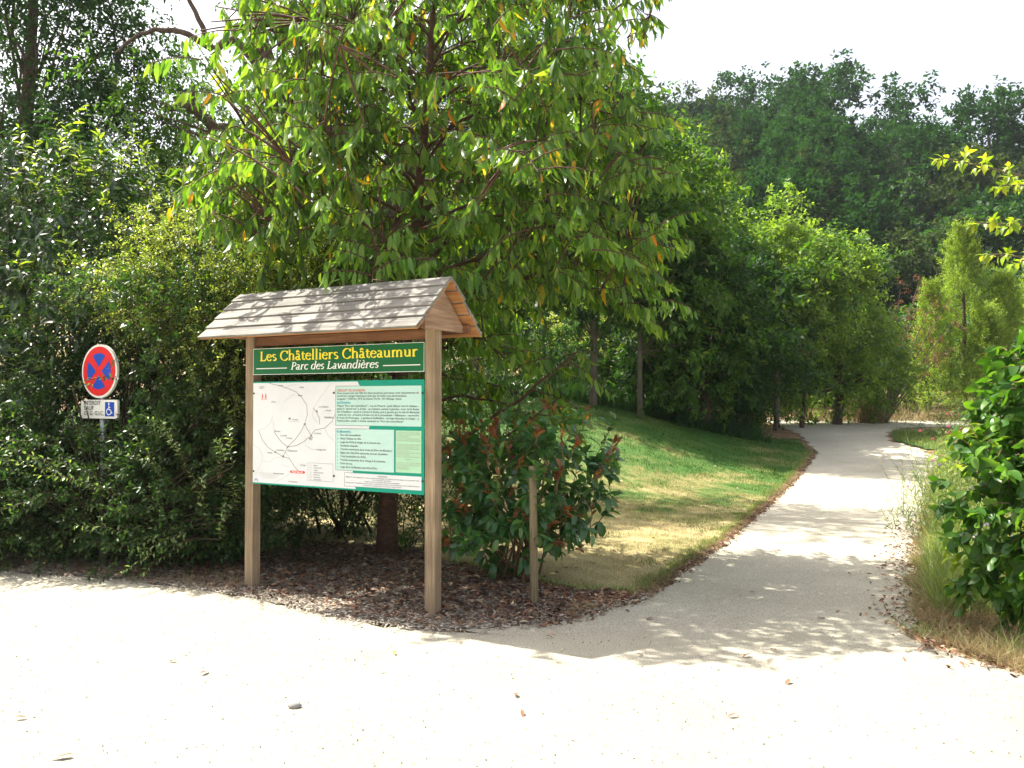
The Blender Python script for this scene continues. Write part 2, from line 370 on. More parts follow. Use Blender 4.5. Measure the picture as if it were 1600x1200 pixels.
# heart shaped
TH = dict(v=np.array([[0,.06,0],[-.42,.0,0],[-.5,.3,0],[0,.4,0],[.42,.0,0],[.5,.3,0],[-.28,.68,0],[0,.7,0],[.28,.68,0],[0,1.05,0]]),
          c=np.array([0,0,-.04,-.05,0,-.04,-.15,-.15,-.15,-.38]), f=np.array([0,.1,.14,0,.1,.14,.1,0,.1,0]),
          t=np.array([[0,2,1],[0,3,2],[0,4,5],[0,5,3],[2,3,7],[2,7,6],[3,5,8],[3,8,7],[6,7,9],[7,8,9]]))
TO = dict(v=np.array([[0,0,0],[-.34,.15,0],[0,.16,0],[.34,.15,0],[-.5,.42,0],[0,.44,0],[.5,.42,0],[-.38,.76,0],[0,.78,0],[.38,.76,0],[0,1,0]]),
          c=np.array([0,-.02,-.02,-.02,-.08,-.08,-.08,-.24,-.24,-.24,-.42]), f=np.array([0,.12,0,.12,.15,0,.15,.12,0,.12,0]),
          t=np.array([[0,2,1],[0,3,2],[1,2,5],[1,5,4],[2,3,6],[2,6,5],[4,5,8],[4,8,7],[5,6,9],[5,9,8],[7,8,10],[8,9,10]]))
TB = dict(v=np.array([[-.5,0,0],[.5,0,0],[0,1,0]]), c=np.array([0,0,-.5]), f=np.zeros(3), t=np.array([[0,1,2]]))
def leaves(P, Yd, Zd, Ln, Wd, tm):
    n = len(P)
    Yd = unit(Yd); Xd = unit(np.cross(Yd, Zd)); Zd = np.cross(Xd, Yd)
    cur = rng.uniform(.3, 1.5, n)[:, None]; fold = rng.uniform(.4, 1.6, n)[:, None]
    tv = tm['v']; k = len(tv)
    Ln = np.broadcast_to(np.asarray(Ln, float), (n,)); Wd = np.broadcast_to(np.asarray(Wd, float), (n,))
    a = tv[None, :, 0]*Wd[:, None]; b = tv[None, :, 1]*Ln[:, None]
    c = tm['c'][None]*cur*Ln[:, None] + tm['f'][None]*fold*Wd[:, None]
    V = P[:, None] + Xd[:, None]*a[..., None] + Yd[:, None]*b[..., None] + Zd[:, None]*c[..., None]
    T = (np.arange(n)*k)[:, None, None] + tm['t'][None]
    return V.reshape(-1, 3), T.reshape(-1, 3)
def tubes(Pl, Ra, sides=4):
    """Pl (S,M,3) polylines, Ra (S,M) radii"""
    Pl = np.asarray(Pl, float); Ra = np.asarray(Ra, float)
    s, m_, _ = Pl.shape
    Tn = unit(np.gradient(Pl, axis=1))
    ref = np.where(np.abs(Tn[..., 2:3]) > .9, np.array([1., 0, 0]), np.array([0, 0, 1.]))
    A = unit(np.cross(Tn, ref)); B = np.cross(Tn, A)
    an = np.arange(sides)*2*np.pi/sides
    V = Pl[:, :, None] + (A[:, :, None]*np.cos(an)[:, None] + B[:, :, None]*np.sin(an)[:, None])*Ra[:, :, None, None]
    i = np.arange(s)[:, None, None]*m_*sides + np.arange(m_-1)[None, :, None]*sides
    j = np.arange(sides)[None, None]; j2 = (j+1) % sides
    T = np.stack([i+j, i+j2, i+sides+j2, i+sides+j], -1).reshape(-1, 4)
    return V.reshape(-1, 3), T
def cat(parts):
    Vs, Ts, n = [], [], 0
    for V, T in parts:
        Vs.append(V); Ts.append(T+n); n += len(V)
    return np.concatenate(Vs), np.concatenate(Ts)
def shoots(B, D, Ln, K, leaf, aspect, tm, droop=.15, splay=55, hang=0.0, t0=.15, zup=1.0, lvar=.25, tipscale=.7, up_curl=0.0):
    """leafy shoots: returns leaf mesh arrays and stem polylines"""
    s = len(B); D = unit(D); Ln = np.broadcast_to(np.asarray(Ln, float), (s,))
    t = t0 + (1-t0)*np.arange(K)/max(K-1, 1)
    down = np.array([0, 0, -1.0])*(droop-up_curl)
    P = B[:, None] + (D[:, None]*t[None, :, None] + down*(t**2)[None, :, None])*Ln[:, None, None]
    Tn = unit(D[:, None] + 2*down*t[None, :, None])
    ref = unit(np.cross(Tn, np.broadcast_to(UP, Tn.shape) + rnd(s)[:, None]*.15)); ref2 = np.cross(Tn, ref)
    ph = rng.uniform(0, 6.28, s)[:, None] + np.arange(K)[None]*2.4
    A = ref*np.cos(ph)[..., None] + ref2*np.sin(ph)[..., None]
    sp = math.radians(splay)
    Yd = unit(Tn*math.cos(sp) + A*math.sin(sp) + np.array([0, 0, -hang]) + rng.normal(size=P.shape)*(.18 if hang < 1 else .36))
    Zd = UP*zup + rng.normal(size=P.shape)*.45 + (rng.normal(size=P.shape)*1.0 if hang > .6 else 0)
    n = s*K
    ll = leaf*rng.uniform(1-lvar, 1+lvar, (s, K))*np.interp(t, [0, .6, 1], [.9, 1.0, tipscale])[None]
    ll = ll.reshape(-1)
    LV = leaves(P.reshape(-1, 3), Yd.reshape(-1, 3), Zd.reshape(-1, 3), ll, ll*aspect, tm)
    ts = np.linspace(0, 1, 4)
    Q = B[:, None] + (D[:, None]*ts[None, :, None] + down*(ts**2)[None, :, None])*Ln[:, None, None]
    return LV, Q
def lumpy(D, seed, amp):
    """cheap angular noise so that no outline is a clean ellipsoid"""
    r = np.random.default_rng(seed); v = np.ones(len(D))
    for f in (2.5, 4.5, 8.0):
        for _ in range(3):
            k = r.normal(size=3)*f; v = v + amp/ (f**.55) * np.sin(D@k + r.uniform(0, 6.28))
    return v
def blob_points(blobs, n, lo=.55, hi=1.0, amp=.28, seed=0, zmin=None):
    W = np.array([(b[1][0]*b[1][1]*b[1][2])**(2/3) for b in blobs]); W = W/W.sum()
    idx = rng.choice(len(blobs), n*2, p=W)
    C = np.array([b[0] for b in blobs], float)[idx]; Rr = np.array([b[1] for b in blobs], float)[idx]
    D = unit(rnd(n*2)); f = rng.uniform(lo**3, hi**3, n*2)**(1/3)
    P = C + D*Rr*(f*lumpy(D + idx[:, None]*3.1, seed, amp))[:, None]
    keep = np.ones(len(P), bool)
    for i, b in enumerate(blobs):
        q = np.linalg.norm((P-np.array(b[0]))/np.array(b[1]), axis=1)
        keep &= ~((q < lo*.75) & (idx != i))
    if zmin is not None: keep &= P[:, 2] > zmin
    keep &= ~((P[:, 0] > -4.42) & (P[:, 0] < -3.42) & (P[:, 1] < 8.35) & (P[:, 2] > 1.22) & (P[:, 2] < 2.35))
    P = P[keep][:n]; D = D[keep][:n]
    return P, D

def shrub(name, label, category, loc, blobs, layers, mat, twig='twig_dark', stems=12, group=None, tip=None, stem_r=.018, core=True, seed=1, zmin=None):
    """blobs in world coords; layers = list of dicts for shoots()"""
    root = empty(name, loc, 0, label, category, group)
    parts = []; lines = []; rads = []; tips = []
    for ly in layers:
        ly = dict(ly); n = ly.pop('n'); lo = ly.pop('lo', .6); hi = ly.pop('hi', 1.0); out = ly.pop('out', .8); upb = ly.pop('up', .3)
        Lr = ly.pop('len'); amp = ly.pop('amp', .25); tipn = ly.pop('tip', False); jit = ly.pop('jit', .55)
        B, D = blob_points(blobs, n, lo, hi, amp, seed, zmin)
        Dr = unit(D*out + UP*upb + rnd(len(B), jit))
        LV, Q = shoots(B, Dr, rng.uniform(Lr[0], Lr[1], len(B)), **ly)
        (tips if tipn else parts).append(LV)
        if Lr[1] > .15 and twig: lines.append(Q); rads.append(np.linspace(.004, .0015, 4)[None].repeat(len(Q), 0)*(1+stem_r*10))
    V, T = cat(parts); mesh_np('foliage', V, T, mat, root)
    if tips:
        V, T = cat(tips); mesh_np('young_foliage', V, T, tip, root)
    if stems:
        C, _ = blob_points(blobs, stems, .1, .75, .1, seed)
        base = np.array(loc) + np.concatenate([rng.normal(size=(len(C), 2))*.12, np.zeros((len(C), 1))], 1)
        base[:, 2] = loc[2]-.05
        t = np.linspace(0, 1, 7)[None, :, None]
        mid = base*.5 + C*.5 + rnd(len(C), .12); mid[:, 2] += .1*(C[:, 2]-base[:, 2])
        Pl = base[:, None]*(1-t)**2 + 2*mid[:, None]*t*(1-t) + C[:, None]*t**2
        sv = tubes(Pl, np.linspace(stem_r, stem_r*.35, 7)[None].repeat(len(C), 0), 5)
        allp = [sv]
        if lines: allp.append(tubes(np.concatenate(lines), np.concatenate(rads), 3))
        V, T = cat(allp); mesh_np('stems', V, T, M[twig or 'twig_dark'], root, smooth=True)
    return root

def tree(name, label, loc, trunk_top, trunk_r, blobs, clumps, per, K, leaf, aspect, mat, bark, clump_r=.45, group=None, seed=1, category='tree',
         droop=.25, hang=.25, tm=TS, lean=(0, 0), lo=.35, amp=.3, forks=0, fill=True, upb=.25, splay=60, limb_r=.35):
    """blobs relative to loc"""
    if name == 'deciduous_tree': leaf *= 1.35; K = 9; clumps = int(clumps*.8); lo = max(lo, .55); aspect = .55
    root = empty(name, loc, 0, label, category, group)
    L0 = np.array(loc, float)
    bl = [(np.array(b[0])+L0, b[1]) for b in blobs]
    C, D = blob_points(bl, clumps, lo, 1.0, amp, seed)
    n = len(C)
    B = np.repeat(C, per, 0) + rnd(n*per, clump_r*.38)
    Do = np.repeat(D, per, 0)*.55 + unit(rnd(n*per))*.95 + UP*upb
    LV, Q = shoots(B, Do, rng.uniform(.5, 1.2, n*per)*clump_r, K, leaf, aspect, tm, droop=droop, hang=hang, splay=splay)
    mesh_np('crown', LV[0], LV[1], mat, root)
    # trunk and limbs as one part
    nseg = 12; tz = np.linspace(-.25, trunk_top, nseg)
    wob = np.cumsum(rng.normal(size=(nseg, 2))*trunk_r*.22, 0)
    Tp = np.stack([L0[0]+wob[:, 0]+lean[0]*tz/trunk_top, L0[1]+wob[:, 1]+lean[1]*tz/trunk_top, L0[2]+tz], 1)
    tr = np.interp(np.linspace(0, 1, nseg), [0, .06, .5, 1], [1.35, 1.05, .8, .3])*trunk_r
    parts = [tubes(Tp[None], tr[None], 10)]
    lim = rng.permutation(n)[:min(n, 46)]
    Ce = C[lim]
    hz = np.clip((Ce[:, 2]-L0[2])*rng.uniform(.4, .75, len(lim)), .25*trunk_top, trunk_top)
    st = np.stack([np.interp(hz, tz, Tp[:, i]) for i in range(3)], 1)
    t = np.linspace(0, 1, 8)[None, :, None]
    mid = (st+Ce)/2 + rnd(len(lim), .12)*np.linalg.norm(Ce-st, axis=1)[:, None] + UP*.08
    Pl = st[:, None]*(1-t)**2 + 2*mid[:, None]*t*(1-t) + Ce[:, None]*t**2
    Pl[:, 1:-1] += rng.normal(size=Pl[:, 1:-1].shape)*.03*clump_r
    lr = np.interp(hz, [0, trunk_top], [trunk_r*limb_r, trunk_r*limb_r*.4])
    parts.append(tubes(Pl, lr[:, None]*np.linspace(1, .2, 8)[None], 5))
    V, T = cat(parts); mesh_np('trunk', V, T, bark, root, smooth=True)
    return root

# ------------------------------------------------------------------ lettering
def text_geo(s, size, x, z, align='LEFT', width=None, bold=0.0, shear=0.0):
    """flat outline text -> (verts2d, faces); z is the baseline, width squeezes or stretches the line"""
    cu = bpy.data.curves.new('t', 'FONT'); cu.body = s; cu.size = size; cu.align_x = align; cu.offset = bold; cu.shear = shear
    cu.resolution_u = 2
    o = bpy.data.objects.new('t', cu); col.objects.link(o)
    dg = bpy.context.evaluated_depsgraph_get()
    me = bpy.data.meshes.new_from_object(o.evaluated_get(dg))
    vs = [(v.co.x, v.co.y) for v in me.vertices]; fs = [tuple(p.vertices) for p in me.polygons]
    bpy.data.objects.remove(o); bpy.data.curves.remove(cu); bpy.data.meshes.remove(me)
    if width and vs:
        w = max(v[0] for v in vs) - min(v[0] for v in vs)
        k = width/max(w, 1e-6); vs = [(v[0]*k, v[1]) for v in vs]
    return [(v[0]+x, v[1]+z) for v in vs], fs
def put_text(mb, y, *a, **k):
    vs, fs = text_geo(*a, **k)
    mb.add([(v[0], y, v[1]) for v in vs], fs)
def arc(cx, cy, rx, ry, a0, a1, n=14):
    return [(cx+rx*math.cos(R(a0+(a1-a0)*i/(n-1))), cy+ry*math.sin(R(a0+(a1-a0)*i/(n-1)))) for i in range(n)]
def gl(k):
    """old-style book letters drawn with a broad pen: strokes = (points) ; serifs = (x0,x1,y)"""
    xh = .46
    g = {
    'L': (.55, [[(.14,.02),(.14,.66)], [(.14,.022),(.44,.022),(.49,.15)]], [(.02,.26,.66),(.02,.2,.015)]),
    'P': (.54, [[(.14,.02),(.14,.66)], [(.14,.655)]+arc(.27,.485,.18,.17,90,-90)+[(.14,.32)]], [(.02,.2,.66),(.02,.27,.015)]),
    'C': (.66, [arc(.36,.335,.30,.335,48,318,20)+[(.61,.16)], [(.565,.47),(.60,.66)]], []),
    'e': (.46, [arc(.235,.23,.185,.225,12,325,18), [(.06,.27),(.40,.27)]], []),
    'a': (.45, [[(.30,.03),(.30,.32)]+arc(.19,.33,.11,.12,10,150,8), [(.30,.27),(.18,.22)]+arc(.16,.12,.105,.11,100,300,8)+[(.30,.09)], [(.30,.06),(.36,.01),(.42,.04)]], []),
    's': (.37, [arc(.185,.345,.12,.105,30,180,8)+[(.09,.28),(.19,.235),(.30,.18)]+arc(.185,.12,.12,.11,10,-150,9)], []),
    'h': (.55, [[(.11,.02),(.11,.74)], [(.11,.34),(.18,.43)]+arc(.29,.33,.12,.12,100,0,7)+[(.41,.02)]], [(.02,.20,.012),(.32,.50,.012),(.03,.11,.735)]),
    'n': (.55, [[(.11,.02),(.11,.45)], [(.11,.32),(.18,.41)]+arc(.29,.32,.12,.12,100,0,7)+[(.41,.02)]], [(.02,.20,.012),(.32,.50,.012),(.03,.11,.445)]),
    'm': (.83, [[(.11,.02),(.11,.45)], [(.11,.32),(.18,.41)]+arc(.27,.32,.12,.12,100,0,7)+[(.39,.02)], [(.39,.32),(.46,.41)]+arc(.55,.32,.12,.12,100,0,7)+[(.67,.02)]], [(.02,.20,.012),(.30,.48,.012),(.58,.76,.012),(.03,.11,.445)]),
    'u': (.55, [[(.11,.44),(.11,.14)]+arc(.22,.14,.11,.12,180,290,7)+[(.39,.1)], [(.40,.44),(.40,.02)]], [(.02,.12,.445),(.31,.41,.445),(.40,.48,.012)]),
    'l': (.27, [[(.13,.02),(.13,.74)]], [(.03,.23,.012),(.04,.13,.735)]),
    'i': (.27, [[(.13,.02),(.13,.45)], [(.10,.60),(.16,.66)]], [(.03,.23,.012),(.04,.13,.445)]),
    't': (.34, [[(.14,.58),(.14,.12)]+arc(.23,.12,.09,.1,180,300,6)+[(.31,.07)], [(.02,.43),(.30,.43)]], []),
    'r': (.40, [[(.11,.02),(.11,.45)], [(.11,.3),(.2,.42),(.30,.445),(.37,.39)]], [(.02,.22,.012),(.03,.11,.445)]),
    'c': (.42, [arc(.23,.23,.18,.225,40,320,16)], []),
    'd': (.52, [arc(.22,.23,.165,.225,60,320,16), [(.39,.74),(.39,.02)]], [(.30,.39,.735),(.39,.47,.012)]),
    'v': (.48, [[(.06,.45),(.22,.02)], [(.22,.02),(.41,.45)]], [(.0,.12,.445),(.35,.46,.445)]),
    ' ': (.27, [], []),
    }
    acc = {'â': ('a', [[(.08,.54),(.20,.66)], [(.20,.66),(.32,.54)]]), 'è': ('e', [[(.12,.68),(.28,.55)]])}
    if k in acc:
        b = g[acc[k][0]]; return (b[0], b[1]+acc[k][1], b[2])
    return g[k]
def pen_text(mb, s, x0, x1, base, size, y, thick=.125, thin=.05, shear=0.0, space=0.0):
    total = sum(gl(c)[0]+space for c in s); k = (x1-x0)/total; x = x0; lay = 0
    for c in s:
        adv, st, se = gl(c)
        polys = []
        for pts in st:
            n = len(pts); l, r_ = [], []
            for i, p in enumerate(pts):
                a = pts[max(0, i-1)]; b = pts[min(n-1, i+1)]
                dx, dy = b[0]-a[0], b[1]-a[1]; q = math.hypot(dx, dy) or 1; dx /= q; dy /= q
                th = math.atan2(dy, dx) + R(18)
                w = (thin + (thick-thin)*abs(math.sin(th))**1.3)/2
                l.append((p[0]-dy*w, p[1]+dx*w)); r_.append((p[0]+dy*w, p[1]-dx*w))
            polys.append([(l[i], l[i+1], r_[i+1], r_[i]) for i in range(n-1)])
        for a, b, yy in se:
            polys.append([((a, yy-.02), (b, yy-.02), (b, yy+.022), (a, yy+.022))])
        for qs in polys:
            lay = (lay+1) % 7
            for q in qs:
                mb.add([(x+(p[0]+p[1]*shear)*k, y-.00012*lay, base+p[1]*size) for p in q][::-1], [(0, 1, 2, 3)])
        x += (adv+space)*k

# ------------------------------------------------------------------ notice board
KX, KY, KR = -1.367, 6.51, R(-29.03)
board = empty('notice_board', (KX, KY, 0), KR, 'wooden information board with shingled gable roof at the corner of gravel path and mulch bed', 'notice board')
for sx in (-1, 1):
    m = MB(); c = sx*.907
    m.prism([(c-.045, -.045), (c+.045, -.045), (c+.045, .045), (c-.045, .045)], 'z', -.3, 2.075)
    p = m.build('post', M['post_wood'], board, .006)
ang = math.atan2(.40, .425); ca, sa = math.cos(ang), math.sin(ang)
for side in (-1, 1):
    m = MB(); u = MB(); f0 = 0
    for i in range(5):
        s0 = .584 - i*.1168; s1 = max(s0-.150, .0)           # slope distance from ridge; s0 lower edge
        e0 = -1.07-random.uniform(0, .012); e1 = 1.062+random.uniform(0, .012)
        def pt(s, o): return (side*(s*ca - 0) + side*o*sa*1.0, 2.44 - s*sa + o*ca)
        prof = [pt(s0, .020), pt(s1, .004), pt(s1, -.016), pt(s0, .0)]
        m.prism(prof, 'x', e0, e1)
        us1 = max(s0-.112, .004)
        u.prism([pt(s0-.006, -.0015), pt(us1, -.0125), pt(us1, -.0235), pt(s0-.006, -.0135)], 'x', e0+.004, e1-.004)
    r_ = m.build('roof', M['roof_wood'], board, .0025)
    r_['label'] = 'weathered grey shingle slope facing the car park' if side < 0 else 'rear roof slope of overlapping planks'
    u.build('roof_lining', M['roof_under'], r_)
for sx in (-1, 1):
    m = MB(); a = .0465; b = .073
    x0, x1 = (a, b) if sx > 0 else (-b, -a)
    m.prism([(-.31, 2.056), (.31, 2.056), (.31, 2.085), (.0, 2.375), (-.31, 2.085)], 'x', .907*sx+x0, .907*sx+x1)
    m.build('gable', M['gable_wood'], board, .003)
m = MB(); m.box(-.861, .861, -.022, .022, 1.995, 2.07); m.build('beam', M['beam_wood'], board, .004)
for yy in (-.30, .30):
    m = MB(); m.box(-1.04, 1.03, yy-.02, yy+.02, 2.062-.012, 2.062+.052); m.build('purlin', M['beam_wood'], board, .003)
# header
HZ0, HZ1, PX = 1.757, 1.972, -.860
yf = -.048
m = MB(); m.box(PX, -PX, yf, yf+.006, HZ0, HZ1)
head = m.build('header_panel', M['green_sign'], board)
m = MB(); e = .0035
for a in ((PX, -PX, HZ0, HZ0+e), (PX, -PX, HZ1-e, HZ1), (PX, PX+e, HZ0+e, HZ1-e), (-PX-e, -PX, HZ0+e, HZ1-e)):
    m.add([(a[0], yf-.001, a[2]), (a[1], yf-.001, a[2]), (a[1], yf-.001, a[3]), (a[0], yf-.001, a[3])], [(0, 1, 2, 3)])
m.build('border', M['white_ink'], head)
m = MB(); pen_text(m, 'Les Châtelliers Châteaumur', PX+.075, PX+1.665, HZ0+.113, .113, yf-.001, .128, .05)
m.build('lettering', M['yellow_ink'], head)
m = MB(); pen_text(m, 'Parc des Lavandières', PX+.415, PX+1.30, HZ0+.036, .088, yf-.001, .12, .05, .22)
for a, b in ((.035, .375), (1.345, 1.685)):
    m.add([(PX+a, yf-.001, HZ0+.047), (PX+b, yf-.001, HZ0+.047), (PX+b, yf-.001, HZ0+.054), (PX+a, yf-.001, HZ0+.054)], [(0, 1, 2, 3)])
m.build('lettering', M['white_ink'], head)
# map panel: drawn with (u right, v down) metres from its top left corner
VT = 1.700
m = MB(); m.box(PX, -PX, yf, yf+.006, VT-.84, VT)
pan = m.build('map_panel', M['teal'], board)
def poly(mb, pts, lay): mb.add([(PX+u, yf-.0008*lay, VT-v) for u, v in pts], [tuple(range(len(pts)))[::-1]])
def rect(mb, a, b, c, d, lay): poly(mb, [(a, c), (b, c), (b, d), (a, d)], lay)
def line(mb, pts, w, lay):
    for i in range(len(pts)-1):
        (a, b), (c, d) = pts[i], pts[i+1]; q = math.hypot(c-a, d-b) or 1; nx, ny = -(d-b)/q*w/2, (c-a)/q*w/2
        poly(mb, [(a+nx, b+ny), (a-nx, b-ny), (c-nx, d-ny), (c+nx, d+ny)], lay + .05*(i % 3))
m = MB()
poly(m, [(.003, .0114), (1.1011, .009), (1.1243, .0442), (1.1243, .340), (1.2192, .346), (1.2098, .3744), (1.0625, .3742), (1.0584, .7108), (1.0667, .8054), (1.0873, .8191), (1.0873, .828), (.003, .828)], 1)
m.build('map', M['white_sign'], pan)
m = MB(); rect(m, .8855, 1.6964, .0445, .3445, 2); rect(m, .8877, 1.4502, .372, .689, 2); m.build('text_box', M['mint'], pan)
m = MB(); rect(m, 1.4657, 1.6964, .3755, .685, 2); m.build('text_box', M['mint2'], pan)
m = MB(); rect(m, .9792, 1.6989, .7086, .8095, 2); m.build('text_box', M['white_sign'], pan)
m = MB()
for a, b, c, d in ((.8855, .8885, .0445, .3445), (.8855, 1.22, .3445, .3475), (.8855, 1.12, .0415, .0445), (.8877, .8907, .372, .689), (.8877, 1.2, .369, .372), (.8877, 1.06, .689, .692), (.9765, .9792, .706, .8095), (.9792, 1.06, .7058, .7086), (.9792, 1.09, .8095, .812)):
    rect(m, a, b, c, d, 3)
m.build('frame_lines', M['grey_ink'], pan)
m = MB()
for a, b, c, d in ((.604, .607, .645, .787), (.8615, .8645, .645, .787), (.607, .8615, .645, .648), (.607, .8615, .784, .787)): rect(m, a, b, c, d, 3)
m.build('legend_box', M['thin_ink'], pan)
LT = 4
def tx(mb, s, u, v, size, width=None, bold=0.0, align='LEFT'): put_text(mb, yf-.0008*LT, s, size, PX+u, VT-v, align, width, bold)
m = MB(); tx(m, 'CIRCUIT DU DONJON', .9005, .0855, .026, .275, .0003); m.build('lettering', M['red_ink'], pan)
m = MB(); tx(m, 'Le Parcours', .9005, .196-.021, .022, .135, .0004); rect(m, .9005, 1.035, .178, .180, 4); m.build('heading', M['cyan_ink'], pan)
m = MB(); tx(m, 'A découvrir :', .9005, .3985, .022, .145, .0004)
rect(m, .9005, 1.045, .4015, .4035, 4)
for i in range(10): tx(m, 'o', .9045, .426+.0273*i, .018, None, .0003)
m.build('lettering', M['cyan_ink'], pan)
m = MB(); s_ = .0205
body = [('Avec ce parcours qui relie les deux anciennes paroisses, vous rencontrerez de', .1035, .775), ('nombreux vestiges historiques ainsi que de belles vues panoramiques.', .1255, .665), ('Longueur : 7,500 km, 30 % de chemin. Durée : 2H. Balisage : jaune.', .1475, .62),
 ('Départ "Parc des Lavandières" - rue du Prieuré - petit détour vers le château -', .2015, .775), ('après la "grand-rue" à droite - au Calvaire, sentier à gauche - tour de la Butte', .2245, .775),
 ('des Châtelliers - après le Calvaire à droite, puis à gauche par la cité du Maréchal', .2475, .778), ('- point de vue - prendre à droite rue de la promenade - Villeneuve - reprendre', .2705, .775),
 ('la route de Pouzauges - à gauche la Guillotière - au logis direction le Luagry - à', .2935, .775), ("l'intersection, sentier à droite ramenant au \"Parc des Lavandières\"", .3165, .635)]
for s, v, w in body: tx(m, s, .9005, v, s_, w, .00045)
m.build('body_text', M['grey_ink'], pan); m = MB()
for i, (s, w) in enumerate([('Parc des Lavandières', .20), ('Vieux Château du XIIe', .205), ("Logis du XVIe à l'angle de la Grand rue", .385), ('Ancienne chapelle', .175), ('Tumulus surmonté de la croix du Père de Montfort', .50),
    ('Eglise des XIe-XVe entourée de son cimetière', .455), ('Croix hosannière du XVIIe', .25), ('Tumulus surmonté de la Vierge à la colombe', .435), ('Point de vue', .12), ('Logis de la Guillotière des XVe-XVIe', .355)]):
    tx(m, s, .935, .426+.0273*i, s_, w, .00045)
m.build('list_text', M['grey_ink'], pan); m = MB()
tx(m, 'Précautions', 1.345, .727, .014, .085, .0003, 'CENTER')
for i, (s, w) in enumerate([('Malgré le soin apporté à la mise en place du balisage, la prudence est de rigueur le long des routes', .69), ('et à la traversée des villages', .17), ('Tenir les chiens en laisse, refermer les barrières', .33), ('Ne pas jeter de détritus dans la nature, respecter les cultures et les clôtures, ne pas cueillir les fleurs', .69), ('Le circuit est entretenu par la commune toute l année', .36)]):
    tx(m, s, 1.338, .743+.0142*i, .0115, w, .0002, 'CENTER')
m.build('notice_text', M['grey_ink'], pan); m = MB()
for i, s in enumerate(['Légende', 'Chemins de terre', 'Sentiers', 'Routes communales', 'Point de vue', 'Aire de repos', 'Sens du circuit']): tx(m, s, .665, .668+.0185*i, .0125, None, .0002)
for i in range(7): rect(m, .622, .645, .663+.0185*i, .665+.0185*i, 4)
m.build('legend_text', M['grey_ink'], pan); m = MB()
nm = [('Les Châtelliers', .7225, .2032), ('Châtelliers', .775, .287), ('Châteaumur', .3915, .5574), ('Moulin', .5034, .114), ('Le Bois', .5154, .0482), ('la Touche', .4399, .306), ('Villeneuve', .2471, .4023), ('la Landelle', .3171, .4362), ('le Temple', .3788, .4563), ('le Calvaire', .6787, .4113), ('le Luagry Neuf', .70, .5388), ('le Moulin', .1684, .5793), ('la Guillotière', .2736, .5548), ('le Verger', .5279, .6661), ('la Coutancière', .4063, .802), ('Haute Fontenelle', .2392, .7439), ('Fontaine', .2861, .0321), ('la Roche', .7904, .2314), ('la Croix', .0807, .0401), ('Ouest', .0807, .052), ('la Butte', .21, .165)]
for s, u, v in nm: tx(m, s, u-.005, v+.006, .0215 if s in ('Châtelliers', 'Châteaumur') else .0165, None, .0002)
m.build('place_names', M['grey_ink'], pan)
m = MB()
for i in range(19):
    if i in (5, 13, 14): continue
    tx(m, random.choice(['randonnée et sentiers balisés du canton', 'la commune et ses environs proches', 'chemin rural dit de la fontaine basse', 'patrimoine et nature au fil des saisons']), 1.472, .395+.0148*i, .0125, random.choice([.205, .212, .215, .12]) if i not in (0,) else .21, .0002)
tx(m, 'Renseignements', 1.58, .590, .013, .05, .0003, 'CENTER')
for i in range(6): rect(m, .07+.01*i, .30-.01*i*(i % 2), .745+.0085*i, .7463+.0085*i, 4)
m.build('lettering', M['thin_ink'], pan)
roads = [[(.1842,.0146),(.2861,.0321),(.3941,.0597),(.4702,.0833),(.5304,.1233),(.5901,.1908),(.5961,.2688),(.5678,.3411),(.5304,.4024),(.4702,.4639),(.3865,.526)],
 [(.8806,.2596),(.8521,.3144),(.7804,.3693),(.6787,.3858),(.6346,.4302),(.5604,.4804),(.4853,.5142),(.3865,.526),(.3634,.5711),(.3372,.6051)],
 [(.0678,.4046),(.1127,.4819),(.1763,.5384),(.2549,.5719),(.3372,.6051),(.4094,.6213),(.4626,.6823),(.5154,.7264)],
 [(.6567,.2115),(.6933,.2473),(.7225,.2917),(.7254,.3416)], [(.2392,.408),(.2861,.4588),(.3326,.4981),(.3865,.526)], [(.5678,.3411),(.6346,.4268)],
 [(.6198,.458),(.6522,.4413),(.6419,.4668),(.6198,.458)]]
thin = [[(.8264,.028),(.766,.0932),(.6567,.2115)], [(.6567,.2192),(.6493,.2692),(.6787,.3137),(.7006,.3304)], [(.0485,.4046),(.1446,.3796),(.2,.3343),(.2236,.2778)],
 [(.003,.5166),(.0646,.5448),(.1127,.607),(.0967,.6754),(.0324,.7618)], [(.1127,.6468),(.1921,.6573),(.2392,.6229),(.3372,.6051)], [(.7804,.3804),(.8092,.4245),(.8735,.4684)],
 [(.5753,.4358),(.5827,.5138),(.6493,.5412),(.7225,.5408)], [(.3372,.6051),(.3249,.6728),(.4094,.6886)], [(.4626,.1),(.3788,.1438),(.348,.166)], [(.2267,.3118),(.2392,.408)],
 [(.348,.059),(.3941,.0373),(.4853,.0242)], [(.2392,.8208),(.3326,.7853),(.4094,.7447)], [(.5004,.3241),(.4018,.3215),(.3941,.29)], [(.36,.57),(.40,.60),(.42,.64)]]
m = MB()
for i, r_ in enumerate(roads): line(m, r_, .0042, 2.2+.15*i)
for u, v in ((.3372,.6051),(.6346,.4302),(.62,.452),(.3865,.526),(.567,.341),(.69,.24),(.41,.30),(.255,.572)):
    for j in range(3): rect(m, u+random.uniform(-.012,.006), u+random.uniform(.008,.014), v+random.uniform(-.01,.004), v+random.uniform(.005,.01), 2.1+.05*j)
m.build('road_lines', M['road_ink'], pan)
m = MB()
for i, r_ in enumerate(thin): line(m, r_, .0024, 1.4+.05*i)
m.build('lane_lines', M['thin_ink'], pan)
m = MB(); poly(m, [(.4247+.01*math.cos(t), .7245+.01*math.sin(t)) for t in np.linspace(R(90), R(270), 8)] + [(.5648+.01*math.cos(t), .7245+.01*math.sin(t)) for t in np.linspace(R(-90), R(90), 8)], 2.6)
